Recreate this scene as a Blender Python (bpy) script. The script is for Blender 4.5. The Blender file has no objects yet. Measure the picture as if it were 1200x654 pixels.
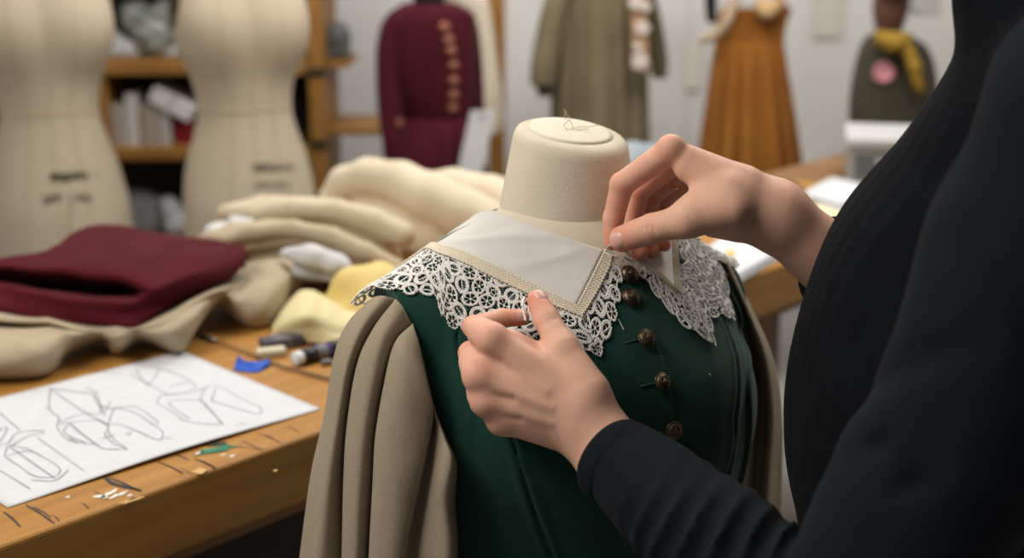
import bpy, math, random
import numpy as np
from mathutils import Vector, Matrix
random.seed(7); RNG = np.random.default_rng(7)
S = bpy.context.scene
COL = S.collection
PI = math.pi
# ------------------------------------------------------------------ camera (1200 x 654 frame)
FPX = 1572.0; PITCH = math.radians(15.3); CAMZ = 1.49
CP, SP = math.cos(PITCH), math.sin(PITCH)
def ray(px, py):
    u = (px-600.0)/FPX; v = (327.0-py)/FPX
    return np.array([u, CP+v*SP, -SP+v*CP])
def P(px, py, Y):
    "point of the place seen at a picture point, at distance Y in front of the camera"
    d = ray(px, py); return np.array([0, 0, CAMZ]) + d*(Y/d[1])
def PZ(px, py, z):
    d = ray(px, py); return np.array([0, 0, CAMZ]) + d*((z-CAMZ)/d[2])
cam_d = bpy.data.cameras.new('camera'); cam = bpy.data.objects.new('camera', cam_d); COL.objects.link(cam)
cam.location = (0, 0, CAMZ); cam.rotation_euler = (PI/2-PITCH, 0, 0)
cam_d.sensor_width = 36; cam_d.lens = FPX*36/1200; cam_d.clip_start = .05; cam_d.clip_end = 50
cam_d.dof.use_dof = True; cam_d.dof.focus_distance = 1.22; cam_d.dof.aperture_fstop = 3.1
S.camera = cam
# ------------------------------------------------------------------ materials
def mat(name, c, rough=.7, c2=None, nscale=8, bump=0, bscale=200, spec=.3, metal=0, sheen=0, sss=0, weave=0, wscale=900, stretch=(1,1,1), alpha=None, trans=0, uv=False, mix_pos=(.35,.65), detail=4):
    m = bpy.data.materials.new(name); m.use_nodes = True
    nt = m.node_tree; b = nt.nodes['Principled BSDF']
    b.inputs['Base Color'].default_value = (*c, 1); b.inputs['Roughness'].default_value = rough
    b.inputs['Specular IOR Level'].default_value = spec; b.inputs['Metallic'].default_value = metal
    if sheen: b.inputs['Sheen Weight'].default_value = sheen; b.inputs['Sheen Roughness'].default_value = .5
    if sss:
        b.inputs['Subsurface Weight'].default_value = sss; b.inputs['Subsurface Radius'].default_value = (1, .35, .2); b.inputs['Subsurface Scale'].default_value = .004
    if trans: b.inputs['Transmission Weight'].default_value = trans
    tc = nt.nodes.new('ShaderNodeTexCoord'); mp = nt.nodes.new('ShaderNodeMapping'); mp.inputs['Scale'].default_value = stretch
    nt.links.new(tc.outputs['UV' if uv else 'Object'], mp.inputs['Vector'])
    if c2 is not None:
        n = nt.nodes.new('ShaderNodeTexNoise'); n.inputs['Scale'].default_value = nscale; n.inputs['Detail'].default_value = detail
        nt.links.new(mp.outputs[0], n.inputs['Vector'])
        r = nt.nodes.new('ShaderNodeValToRGB'); r.color_ramp.elements[0].position, r.color_ramp.elements[1].position = mix_pos
        r.color_ramp.elements[0].color = (*c, 1); r.color_ramp.elements[1].color = (*c2, 1)
        nt.links.new(n.outputs['Fac'], r.inputs['Fac']); nt.links.new(r.outputs['Color'], b.inputs['Base Color'])
    last = None
    if bump:
        n2 = nt.nodes.new('ShaderNodeTexNoise'); n2.inputs['Scale'].default_value = bscale; n2.inputs['Detail'].default_value = 5
        nt.links.new(mp.outputs[0], n2.inputs['Vector'])
        bp = nt.nodes.new('ShaderNodeBump'); bp.inputs['Strength'].default_value = bump; bp.inputs['Distance'].default_value = .002
        nt.links.new(n2.outputs['Fac'], bp.inputs['Height']); last = bp
    if weave:
        hs = []
        for ax in ('X', 'Z'):
            w = nt.nodes.new('ShaderNodeTexWave'); w.bands_direction = ax if not uv else ('X' if ax == 'X' else 'Y'); w.inputs['Scale'].default_value = wscale; w.inputs['Distortion'].default_value = 1.5
            nt.links.new(mp.outputs[0], w.inputs['Vector']); hs.append(w)
        ad = nt.nodes.new('ShaderNodeMath'); ad.operation = 'ADD'
        nt.links.new(hs[0].outputs['Fac'], ad.inputs[0]); nt.links.new(hs[1].outputs['Fac'], ad.inputs[1])
        bp = nt.nodes.new('ShaderNodeBump'); bp.inputs['Strength'].default_value = weave; bp.inputs['Distance'].default_value = .0006
        nt.links.new(ad.outputs[0], bp.inputs['Height'])
        if last: nt.links.new(last.outputs['Normal'], bp.inputs['Normal'])
        last = bp
    if last: nt.links.new(last.outputs['Normal'], b.inputs['Normal'])
    return m
# ------------------------------------------------------------------ objects
def tag(o, label=None, cat=None, group=None, kind=None):
    if label: o['label'] = label
    if cat: o['category'] = cat
    if group: o['group'] = group
    if kind: o['kind'] = kind
    return o
def empty(name, loc, label=None, cat=None, group=None):
    o = bpy.data.objects.new(name, None); COL.objects.link(o); o.location = tuple(map(float, loc)); o.empty_display_size = .05
    return tag(o, label, cat, group)
def world_loc(o):
    l = np.array(o.location)
    while o.parent is not None: o = o.parent; l = l + np.array(o.location)
    return l
def mk(name, V, F, m, parent=None, smooth=True, origin=None, uv=None, mids=None):
    "link one mesh object; V in world coordinates"
    V = np.asarray(V, dtype=np.float64)
    base = world_loc(parent) if parent is not None else None
    if origin is None:
        if parent is not None: origin = base
        else: origin = np.array([(V[:,0].min()+V[:,0].max())/2, (V[:,1].min()+V[:,1].max())/2, V[:,2].min()])
    me = bpy.data.meshes.new(name)
    L = V-np.asarray(origin)
    if isinstance(F, np.ndarray):
        n, k = F.shape
        me.vertices.add(len(L)); me.vertices.foreach_set('co', L.astype(np.float32).ravel())
        me.loops.add(n*k); me.loops.foreach_set('vertex_index', F.astype(np.int32).ravel())
        me.polygons.add(n); me.polygons.foreach_set('loop_start', np.arange(0, n*k, k, dtype=np.int32)); me.polygons.foreach_set('loop_total', np.full(n, k, dtype=np.int32))
        me.update(calc_edges=True); me.validate()
    else:
        me.from_pydata([tuple(v) for v in L], [], [tuple(int(i) for i in f) for f in F]); me.update()
    if uv is not None:
        lay = me.uv_layers.new(name='UVMap'); vi = np.empty(len(me.loops), dtype=np.int32); me.loops.foreach_get('vertex_index', vi)
        lay.data.foreach_set('uv', np.asarray(uv, dtype=np.float32)[vi].ravel())
    for mm in (m if isinstance(m, (list, tuple)) else [m]): me.materials.append(mm)
    if mids is not None: me.polygons.foreach_set('material_index', np.asarray(mids, dtype=np.int32))
    me.polygons.foreach_set('use_smooth', np.full(len(me.polygons), bool(smooth)))
    o = bpy.data.objects.new(name, me); COL.objects.link(o)
    if parent is not None: o.parent = parent; o.location = tuple(np.asarray(origin)-base)
    else: o.location = tuple(map(float, origin))
    return o
def solid(o, t, off=-1):
    md = o.modifiers.new('thickness', 'SOLIDIFY'); md.thickness = t; md.offset = off; return o
def bevel(o, w, seg=2):
    md = o.modifiers.new('edge', 'BEVEL'); md.width = w; md.segments = seg; md.limit_method = 'ANGLE'; md.angle_limit = .6; return o
class MB:
    "collects boxes, tubes and lathes into one mesh"
    def __init__(s): s.V = []; s.F = []
    def add(s, V, F):
        b = len(s.V); s.V += [tuple(v) for v in V]; s.F += [tuple(int(i)+b for i in f) for f in F]; return s
    def box(s, c, size, ax=None, taper=None):
        c = np.array(c, float); h = np.array(size, float)/2
        A = np.eye(3) if ax is None else np.array(ax, float)
        V = []
        for k in (-1, 1):
            for (i, j) in ((-1,-1), (1,-1), (1,1), (-1,1)):
                t = 1 if taper is None or k < 0 else taper
                V.append(c + A[0]*h[0]*i*t + A[1]*h[1]*j*t + A[2]*h[2]*k)
        return s.add(V, [(3,2,1,0), (4,5,6,7), (0,1,5,4), (1,2,6,5), (2,3,7,6), (3,0,4,7)])
    def tube(s, pts, r, n=10, cap=True):
        pts = [np.array(p, float) for p in pts]; rs = r if hasattr(r, '__len__') else [r]*len(pts)
        rings = []; up = None
        for i, p in enumerate(pts):
            t = pts[min(i+1, len(pts)-1)]-pts[max(i-1, 0)]; t = t/(np.linalg.norm(t)+1e-12)
            if up is None:
                up = np.array([0,0,1.]) if abs(t[2]) < .9 else np.array([1.,0,0])
            x = up-t*np.dot(up, t); x /= np.linalg.norm(x)+1e-12; y = np.cross(t, x); up = x
            rings.append([p+rs[i]*(math.cos(a)*x+math.sin(a)*y) for a in np.linspace(0, 2*PI, n, endpoint=False)])
        V = [v for rg in rings for v in rg]; F = []
        for i in range(len(pts)-1):
            for j in range(n): F.append((i*n+j, i*n+(j+1)%n, (i+1)*n+(j+1)%n, (i+1)*n+j))
        if cap: F.append(tuple(range(n-1, -1, -1))); F.append(tuple(range((len(pts)-1)*n, len(pts)*n)))
        return s.add(V, F)
    def lathe(s, prof, c=(0,0,0), ax=None, n=24):
        A = np.eye(3) if ax is None else np.array(ax, float); c = np.array(c, float)
        V = []; F = []
        for (r, z) in prof:
            for a in np.linspace(0, 2*PI, n, endpoint=False): V.append(c+A[0]*r*math.cos(a)+A[1]*r*math.sin(a)+A[2]*z)
        for i in range(len(prof)-1):
            for j in range(n): F.append((i*n+j, i*n+(j+1)%n, (i+1)*n+(j+1)%n, (i+1)*n+j))
        F.append(tuple(range(n-1, -1, -1))); F.append(tuple(range((len(prof)-1)*n, len(prof)*n)))
        return s.add(V, F)
    def build(s, name, m, parent=None, smooth=False, origin=None):
        return mk(name, s.V, s.F, m, parent, smooth, origin)
def frame(d, up=(0,0,1)):
    "rows: side, other side, direction"
    d = np.array(d, float); d /= np.linalg.norm(d); u = np.array(up, float)
    if abs(np.dot(d, u)) > .95: u = np.array([1., 0, 0])
    x = np.cross(u, d); x /= np.linalg.norm(x); return np.array([x, np.cross(d, x), d])
def catmull(pts, n):
    "n points per span through pts (k,3)"
    p = np.asarray(pts, float); k = len(p)
    e = np.vstack([2*p[0]-p[1], p, 2*p[-1]-p[-2]]); out = []
    t = np.linspace(0, 1, n, endpoint=False)[:, None]
    for i in range(k-1):
        a, b, c, d = e[i], e[i+1], e[i+2], e[i+3]
        out.append(.5*((2*b)+(-a+c)*t+(2*a-5*b+4*c-d)*t**2+(-a+3*b-3*c+d)*t**3))
    return np.vstack(out+[p[-1:]])
def resample(p, n):
    p = np.asarray(p, float); d = np.r_[0, np.cumsum(np.linalg.norm(np.diff(p, axis=0), axis=1))]
    t = np.linspace(0, d[-1], n); return np.stack([np.interp(t, d, p[:, k]) for k in range(p.shape[1])], 1)
def gridF(a, b, wrap=False):
    i, j = np.meshgrid(np.arange(a-1), np.arange(b if wrap else b-1), indexing='ij'); j2 = (j+1) % b
    return np.stack([i*b+j, i*b+j2, (i+1)*b+j2, (i+1)*b+j], -1).reshape(-1, 4)
def loft(curves, nu=6, nv=10, across=True):
    "curves: list of point lists of equal count; smooth surface through them. returns grid (A,B,3)"
    cs = np.array([catmull(c, nv) for c in curves])            # (k, B, 3)
    if not across: return cs
    return np.stack([catmull(cs[:, j], nu) for j in range(cs.shape[1])], 1)
def grid_obj(name, G, m, parent=None, t=None, off=0, uvs=1.0, origin=None):
    A, B = G.shape[:2]
    du = np.r_[0, np.cumsum(np.linalg.norm(np.diff(G, axis=0), axis=2).mean(1))]; dv = np.r_[0, np.cumsum(np.linalg.norm(np.diff(G, axis=1), axis=2).mean(0))]
    uv = np.stack(np.meshgrid(du, dv, indexing='ij'), -1).reshape(-1, 2)*uvs
    o = mk(name, G.reshape(-1, 3), gridF(A, B), m, parent, True, origin, uv)
    if t: solid(o, t, off)
    return o
# ------------------------------------------------------------------ smooth implicit shapes
def smin(a, b, k):
    if k <= 0: return np.minimum(a, b)
    h = np.maximum(k-np.abs(a-b), 0)/k; return np.minimum(a, b)-h*h*k*.25
def smax(a, b, k): return -smin(-a, -b, k)
def cone(p, a, b, ra, rb):
    a = np.asarray(a, np.float32); b = np.asarray(b, np.float32); ab = b-a; L = float(ab@ab)+1e-12
    x, y, z = p[0]-a[0], p[1]-a[1], p[2]-a[2]
    t = np.clip((x*ab[0]+y*ab[1]+z*ab[2])/L, 0, 1)
    return np.sqrt((x-t*ab[0])**2+(y-t*ab[1])**2+(z-t*ab[2])**2)-(ra+(rb-ra)*t)
def chain(p, pts, rs, k=.004):
    d = None
    for i in range(len(pts)-1):
        c = cone(p, pts[i], pts[i+1], rs[i], rs[i+1]); d = c if d is None else smin(d, c, k)
    return d
def ell(p, c, r, A=None):
    x, y, z = p[0]-c[0], p[1]-c[1], p[2]-c[2]
    if A is not None: x, y, z = (A[0][0]*x+A[0][1]*y+A[0][2]*z), (A[1][0]*x+A[1][1]*y+A[1][2]*z), (A[2][0]*x+A[2][1]*y+A[2][2]*z)
    k0 = np.sqrt((x/r[0])**2+(y/r[1])**2+(z/r[2])**2); k1 = np.sqrt((x/r[0]**2)**2+(y/r[1]**2)**2+(z/r[2]**2)**2)+1e-9
    return k0*(k0-1)/k1
def rbox(p, c, h, r, A=None):
    x, y, z = p[0]-c[0], p[1]-c[1], p[2]-c[2]
    if A is not None: x, y, z = (A[0][0]*x+A[0][1]*y+A[0][2]*z), (A[1][0]*x+A[1][1]*y+A[1][2]*z), (A[2][0]*x+A[2][1]*y+A[2][2]*z)
    qx, qy, qz = np.abs(x)-h[0]+r, np.abs(y)-h[1]+r, np.abs(z)-h[2]+r
    return np.sqrt(np.maximum(qx,0)**2+np.maximum(qy,0)**2+np.maximum(qz,0)**2)+np.minimum(np.maximum(qx, np.maximum(qy, qz)), 0)-r
def nets(fn, lo, hi, h):
    "surface nets of fn<0 inside the box lo..hi"
    lo = np.array(lo, float); hi = np.array(hi, float); n = np.ceil((hi-lo)/h).astype(int)+1
    ax = [(lo[i]+h*np.arange(n[i])).astype(np.float32) for i in range(3)]
    v = np.empty(n, np.float32); step = max(1, int(1.5e6/(n[1]*n[2])))
    for i in range(0, n[0], step):
        g = np.meshgrid(ax[0][i:i+step], ax[1], ax[2], indexing='ij'); v[i:i+step] = fn(g)
    s = v < 0
    cnt = np.zeros(n-1, np.int8)
    for dx in (0,1):
        for dy in (0,1):
            for dz in (0,1): cnt += s[dx:n[0]-1+dx, dy:n[1]-1+dy, dz:n[2]-1+dz]
    act = (cnt > 0) & (cnt < 8); idx = np.argwhere(act)
    cid = np.full(n-1, -1, np.int64); cid[act] = np.arange(len(idx))
    acc = np.zeros((len(idx), 3)); num = np.zeros(len(idx))
    cor = {(dx,dy,dz): v[idx[:,0]+dx, idx[:,1]+dy, idx[:,2]+dz].astype(float) for dx in (0,1) for dy in (0,1) for dz in (0,1)}
    for a in cor:
        for k in range(3):
            if a[k] == 0:
                b = list(a); b[k] = 1; va, vb = cor[a], cor[tuple(b)]
                c = (va < 0) != (vb < 0); t = np.where(c, va/(np.where(c, va-vb, 1)), 0)
                q = np.tile(np.array(a, float), (len(idx), 1)); q[:, k] = t
                acc[c] += q[c]; num[c] += 1
    V = lo+h*(idx+acc/np.maximum(num, 1)[:, None])
    F = []
    for k in range(3):
        i, j = (k+1) % 3, (k+2) % 3
        sl0 = [slice(1, None)]*3; sl0[k] = slice(0, n[k]-1)
        A = s[tuple(slice(0, n[k]-1) if q == k else slice(1, n[q]-1) for q in range(3))]
        B = s[tuple(slice(1, n[k]) if q == k else slice(1, n[q]-1) for q in range(3))]
        for flip in (False, True):
            e = np.argwhere((A & ~B) if not flip else (~A & B))
            if len(e) == 0: continue
            e[:, i] += 1; e[:, j] += 1
            def cc(di, dj):
                f = e.copy(); f[:, i] -= di; f[:, j] -= dj; return cid[f[:,0], f[:,1], f[:,2]]
            q = np.stack([cc(1,1), cc(0,1), cc(0,0), cc(1,0)], 1)
            F.append(q if not flip else q[:, ::-1])
    return V, np.vstack(F)
def grad(fn, p, e=.0008):
    g = []
    for k in range(3):
        q = [p[0], p[1], p[2]]; r = list(q); q[k] = p[k]+e; r[k] = p[k]-e; g.append((fn(q)-fn(r))/(2*e))
    n = np.sqrt(g[0]**2+g[1]**2+g[2]**2)+1e-9
    return [x/n for x in g]
def project(fn, Q, off=0.0, it=6):
    "move points (n,3) onto the surface fn=off; returns points, normals"
    Q = np.array(Q, float)
    for _ in range(it):
        p = [Q[:,0], Q[:,1], Q[:,2]]; g = grad(fn, p); d = fn(p)-off
        Q = Q-np.stack(g, 1)*(d*.9)[:, None]
    return Q, np.stack(grad(fn, [Q[:,0], Q[:,1], Q[:,2]]), 1)
def cast(fn, px, py, near=.8, far=1.8, off=0.0):
    "point where the sight line through a picture point meets fn (or comes closest)"
    d = ray(px, py); d = d/d[1]; best = (1e9, near); Y = near; 
    for _ in range(120):
        q = np.array([0,0,CAMZ])+d*Y; v = float(fn([np.array([q[0]]), np.array([q[1]]), np.array([q[2]])])[0])-off
        if v < best[0]: best = (v, Y)
        if v < .0004 or Y > far: break
        Y += max(v*.7, .0004)
    q = np.array([[0,0,CAMZ]])+d*best[1]
    return project(fn, q, off)[0][0]

from mathutils.bvhtree import BVHTree
def bvh(*objs):
    V = []; F = []
    for o in objs:
        w = world_loc(o); b = len(V); V += [tuple(np.array(v.co)+w) for v in o.data.vertices]; F += [tuple(i+b for i in p.vertices) for p in o.data.polygons]
    return BVHTree.FromPolygons(V, F)
def hit(tree, px, py, off=0.0):
    h = tree.ray_cast(Vector((0, 0, CAMZ)), Vector(ray(px, py)))
    if h[0] is None: return None, None
    n = np.array(h[1]); 
    if n@ray(px, py) > 0: n = -n
    return np.array(h[0])+n*off, n
# ------------------------------------------------------------------ light and room
W = bpy.data.worlds.new('world'); S.world = W; W.use_nodes = True
W.node_tree.nodes['Background'].inputs[0].default_value = (1, .98, .95, 1); W.node_tree.nodes['Background'].inputs[1].default_value = .14
S.view_settings.view_transform = 'Standard'; S.view_settings.look = 'None'; S.view_settings.exposure = 0
def area(name, loc, to, size, power, col):
    l = bpy.data.lights.new(name, 'AREA'); l.shape = 'RECTANGLE'; l.size, l.size_y = size; l.energy = power; l.color = col
    o = bpy.data.objects.new(name, l); COL.objects.link(o); o.location = loc
    o.rotation_euler = (Vector(to)-Vector(loc)).to_track_quat('-Z', 'Y').to_euler(); return o
area('ceiling_lamp', (-1.25, .75, 2.6), (0, 1.35, 1.0), (1.2, .9), 40, (1, .95, .88))
area('ceiling_lamp', (-.3, 3.1, 2.8), (0, 3.6, .9), (2.6, .8), 48, (1, .97, .93))
area('ceiling_lamp', (.9, 2.6, 2.8), (.6, 2.8, .9), (1.4, .8), 30, (1, .97, .93))
M_wall = mat('wall_paint', (.62, .605, .59), .85, (.66, .645, .63), 3, .1, 60)
M_floor = mat('floor_concrete', (.30, .29, .27), .7, (.38, .37, .35), 5, .15, 40)
M_ceil = mat('ceiling_paint', (.7, .7, .69), .9, (.74, .74, .73), 3)
YW = 4.75
def wallbox(name, c, s, m):
    return tag(MB().box(c, s).build(name, m), kind='structure')
wallbox('floor', (0, 2, -.05), (7, 6.2, .1), M_floor)
wallbox('wall_back', (0, YW+.05, 1.5), (7, .1, 3), M_wall)
wallbox('wall_left', (-3.05, 2, 1.5), (.1, 5.6, 3), M_wall)
wallbox('wall_right', (3.05, 2, 1.5), (.1, 5.6, 3), M_wall)
wallbox('ceiling', (0, 2, 3.05), (7, 6.2, .1), M_ceil)
# vertical board seams on the far wall
sm = MB()
for x in np.arange(-2.9, 3, .32): sm.box((x, YW-.002, 1.5), (.012, .006, 2.9))
tag(sm.build('trim_1', mat('seam_paint', (.575, .56, .55), .85)), kind='structure')
wallbox('baseboard_back', (0, YW-.008, .06), (6.2, .016, .12), mat('baseboard_paint', (.5, .49, .48), .6))
# ------------------------------------------------------------------ workbench
BO = np.array([-.494, 1.18]); BS = np.array([.668, .744]); BN = np.array([-.744, .668]); ZT = .90
def bench(s, n, z=ZT): return np.array([*(BO+BS*s+BN*n), z])
BA = np.array([[*BS, 0], [*BN, 0], [0, 0, 1]])
def bench_sn(q): r = np.asarray(q)[:2]-BO; return float(r@BS), float(r@BN)
def wood(name, c, c2, stretch=(2, 14, 14)):
    m = mat(name, c, .5, c2, 3, .25, 60, spec=.35, stretch=stretch, mix_pos=(.3, .7), detail=8); return m
# wood grain runs along the bench: texture frame turned by the object's own rotation
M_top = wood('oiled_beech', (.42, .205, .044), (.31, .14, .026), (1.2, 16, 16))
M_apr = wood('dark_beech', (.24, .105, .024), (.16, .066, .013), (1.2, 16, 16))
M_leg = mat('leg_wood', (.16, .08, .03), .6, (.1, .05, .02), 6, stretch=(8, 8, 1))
M_bench_shade = mat('under_bench_shade', (.02, .013, .009), .7)  # near-black colour standing in for the shade beneath the bench top
S0, S1, DEP = -1.3, 2.13, .88
ang = math.atan2(BS[1], BS[0])
B = empty('workbench', (*bench(.5, .44)[:2], 0), 'long worn wooden workbench with paint marks behind the linen-sleeved dress form', 'workbench')
def bpart(name, s, n, z, size, m, bv=0):
    "box given in bench coordinates, centre s,n,z"
    h = np.array(size)/2
    V = [(-h[0],-h[1],-h[2]),(h[0],-h[1],-h[2]),(h[0],h[1],-h[2]),(-h[0],h[1],-h[2]),(-h[0],-h[1],h[2]),(h[0],-h[1],h[2]),(h[0],h[1],h[2]),(-h[0],h[1],h[2])]
    o = mk(name, V, [(3,2,1,0),(4,5,6,7),(0,1,5,4),(1,2,6,5),(2,3,7,6),(3,0,4,7)], m, None, False, (0,0,0))
    o.parent = B; c = bench(s, n, z)-np.array(B.location); o.location = tuple(c); o.rotation_euler = (0, 0, ang)
    if bv: bevel(o, bv, 3)
    return o
bpart('tabletop', (S0+S1)/2, DEP/2, ZT-.041, (S1-S0, DEP, .082), M_top, .005)
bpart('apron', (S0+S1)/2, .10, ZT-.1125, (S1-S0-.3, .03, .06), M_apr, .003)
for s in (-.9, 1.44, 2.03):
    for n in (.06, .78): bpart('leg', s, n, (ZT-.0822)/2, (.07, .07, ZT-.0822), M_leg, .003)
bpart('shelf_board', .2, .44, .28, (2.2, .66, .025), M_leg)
bpart('back_panel', .2, .765, .56, (2.19, .012, .53), M_bench_shade)  # added dark sheet, holds the shade under the bench
rl = bpart('shade_rail', .2, .25, .70, (2.2, .025, .3), M_bench_shade)  # recessed rail coloured near-black for the shade below the apron
b_ = PZ(320, 595, ZT-.16)
mk('bolt', *(lambda q: (q.V, q.F))(MB().lathe([(.0, .004), (.008, .004), (.009, 0)], P(322, 597, float((BO+BS*.72+BN*.237)[1])), frame((-BN[0], -BN[1], 0)), 12)), mat('bolt_steel', (.01, .01, .012), .4, metal=.6), B)
# marks on the bench top: every picture point is dropped on the top plane
def flat_poly(pts, z=ZT+.0006): return [PZ(x, y, z) for x, y in pts]
def stroke_mb(mb, pts, w, z, taper=True):
    "thin flat ribbon on a level plane through world points"
    p = catmull(pts, 6) if len(pts) > 2 else resample(pts, 6); n = len(p)
    t = np.gradient(p, axis=0); t /= np.linalg.norm(t, axis=1)[:, None]+1e-9
    nn = np.stack([-t[:,1], t[:,0], 0*t[:,0]], 1)
    k = np.linspace(0, 1, n); ww = w*(.55+.45*np.sin(k*PI)) if taper else np.full(n, w)
    ww = ww*(1+.25*RNG.standard_normal(n)*.5)
    L = p+nn*ww[:, None]/2; R = p-nn*ww[:, None]/2; L[:, 2] = z; R[:, 2] = z
    mb.add(np.vstack([L, R]), [(i, n+i, n+i+1, i+1) for i in range(n-1)])
M_mark = mat('graphite_mark', (.045, .04, .04), .8)
for a, b, w in [((125,478),(156,494),7),((150,480),(162,487),4),((184,541),(215,556),2.5),((110,576),(125,586),2.5),((128,560),(165,577),5),((30,592),(64,614),4),((4,600),(24,618),4),((38,594),(60,607),3),((183,541),(214,554),3),((228,538),(254,550),5),((236,540),(256,552),3),((262,522),(310,528),2),((283,517),(306,528),3),((205,533),(222,540),3.5),((312,512),(330,520),2.2),((300,508),(322,514),2),((335,500),(352,507),2),((96,590),(104,597),2.5),((210,548),(226,558),1.6),((60,603),(70,612),2)]:
    p0, p1 = PZ(a[0], a[1], ZT), PZ(b[0], b[1], ZT)
    tick = MB(); stroke_mb(tick, [p0, (p0+p1)/2+np.array([.001,.0005,0]), p1], w*.00062, ZT+.0005); mk('pencil_mark', tick.V, tick.F, M_mark, B, False)
p0 = [PZ(x, y, ZT) for x, y in [(123,560),(132,567),(146,571),(166,575)]]
tick = MB(); stroke_mb(tick, p0, .006, ZT+.0005); mk('pencil_mark', tick.V, tick.F, M_mark, B, False)
def blot(name, m, c, rx, ry, seed, n=18, z=ZT+.0007, rot=0.0):
    r = np.random.default_rng(seed); a = np.linspace(0, 2*PI, n, endpoint=False); k = 1+.28*r.standard_normal(n)
    V = [bench(*(np.array(bench_sn(PZ(*c, ZT)))+np.array([math.cos(t)*rx*q*math.cos(rot)-math.sin(t)*ry*q*math.sin(rot), math.cos(t)*rx*q*math.sin(rot)+math.sin(t)*ry*q*math.cos(rot)])), z) for t, q in zip(a, k)]
    return V, [tuple(range(n))]
M_wpaint = mat('dry_white_paint', (.75, .72, .66), .6)
for i, (c, rx, ry, rt) in enumerate([((120,583),.004,.009,.4),((128,579),.012,.003,.3),((137,581),.010,.0025,.2),((146,578),.006,.002,.5),((152,581),.003,.002,0),((80,583),.003,.002,0),((232,532),.006,.0018,.7),((240,528),.005,.0016,.7),((262,533),.004,.0015,.2),((272,535),.005,.0015,.2)]):
    mk('white_paint_fleck', *blot('', None, c, rx, ry, i, rot=rt), M_wpaint, B, False)
mk('green_paint_blot', *blot('', None, (254, 528), .0215, .0080, 5, 26, ZT+.0012, -.2), mat('dry_green_paint', (.01, .14, .065), .4, (.02, .22, .12), 60), B, False)
gb = MB(); gb.add(*blot('', None, (254, 521), .012, .004, 9, 16, ZT+.0009, -.2)); mk('dark_paint_blot', gb.V, gb.F, mat('dry_dark_paint', (.01, .04, .03), .5), B, False)
M_chip = mat('bare_wood', (.58, .36, .15), .8)
for c, rx, ry, i in [((233,552),.006,.010,3),((150,571+16),.012,.002,4),((157,586),.012,.0025,6),((323,556-4),.003,.002,8),((310,524),.004,.0015,2)]:
    mk('chip_mark', *blot('', None, c, rx, ry, 20+i, 14), M_chip, B, False)
# ------------------------------------------------------------------ dress form with vest
TH = math.radians(28); AX = np.array([.057, 1.32])
FU = np.array([math.cos(TH), math.sin(TH)]); FW = np.array([math.sin(TH), -math.cos(TH)])
def loc2w(u, w, z): q = AX+FU*u+FW*w; return np.array([q[0], q[1], z])
def local(p):
    x, y = p[0]-AX[0], p[1]-AX[1]
    return x*FU[0]+y*FU[1], x*FW[0]+y*FW[1], p[2]
def w2loc(q): return [float(v) for v in local([q[0], q[1], q[2]])]
def torso(p):
    u, w, z = local(p); z = z+np.clip(u, 0, .25)*.09        # far shoulder hangs a little lower
    a = np.sqrt(u*u+1e-5); q = [a, w, z]
    d = cone(q, (0, -.008, 1.08), (0, 0, 1.165), .078, .058)
    d = smin(d, cone(q, (.02, -.006, 1.148), (.185, -.008, 1.098), .050, .042), .035)
    d = smin(d, ell(q, (0, .010, 1.0), (.186, .122, .21)), .05)
    d = smin(d, cone(q, (.0, .010, 1.135), (.045, .066, 1.02), .066, .100), .05)
    d = smin(d, ell(q, (0, .062, 1.01), (.150, .112, .13)), .04)
    d = smin(d, ell(q, (0, .02, .85), (.160, .125, .25)), .06)
    return d
CAPN = np.array([.05, math.sin(.17), math.cos(.17)]); CAPN /= np.linalg.norm(CAPN); CAPZ = 1.281
def neck(p):
    u, w, z = local(p)
    d = cone([u, w, z], (-.004, 0, 1.17), (.002, .003, 1.32), .0725, .0505)
    # vertical seam tape on the side of the neck
    t = np.abs(u+.035+.02*(z-1.2)*0)-.006
    d = d-.0006*((t < 0) & (w < 0))
    d = smax(d, u*CAPN[0]+w*CAPN[1]+(z-CAPZ)*CAPN[2], .012)
    d = np.maximum(d, -(z-1.2015-.012*w*0-.05*(-w)*.6))
    return d
M_form = mat('form_linen', (.60, .53, .415), .85, (.65, .575, .46), 20, .25, 500, sheen=.1, spec=.15)
M_formlight = mat('form_cap_cloth', (.70, .64, .52), .9, (.74, .69, .57), 30, .3, 500, spec=.1)
M_iron = mat('black_iron', (.02, .02, .022), .45, metal=.7)
DF = empty('dress_form', (*AX, 0), 'linen covered tailor dress form with bare neck, wearing the green waistcoat and lace collar', 'dress form')
V, F = nets(lambda p: np.maximum(np.maximum(torso(p), .62-p[2]), np.abs(local(p)[0])-.178), (-.2, 1.02, .6), (.32, 1.6, 1.26), .006)
mk('torso', V, F, M_form, DF)
V, F = nets(neck, (-.05, 1.2, 1.17), (.16, 1.44, 1.31), .0016)
mk('neck', V, F, M_form, DF)
# flat oval disc on top
capc = loc2w(.0, .002, CAPZ+.0005)
A3 = np.array([[FU[0], FU[1], 0], [FW[0], FW[1], 0], [0, 0, 1]]); cn = A3.T@CAPN
fr = frame(cn, (FW[0], FW[1], 0)); cp = MB(); cp.lathe([(.0405, -.004), (.0418, -.0005), (.0412, .0011), (.037, .0017), (.018, .002), (.0, .0022)], capc, fr, 48)
cp.build('neck_cap', M_formlight, DF, True)
th = MB(); c0 = capc+cn*.003
for pts in ([(664,152),(661,146),(668,140),(664,134),(661,128)], [(664,152),(680,149),(695,148),(702,146)], [(672,153),(669,143),(661,138),(664,131)], [(640,150),(655,154),(690,151)]):
    th.tube(catmull([P(x, y, c0[1]-.006+.002*i) for i, (x, y) in enumerate(pts)], 5), .00035, 5)
th.build('thread_tuft', mat('thread_tan', (.5, .42, .28), .8), DF, True)
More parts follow.
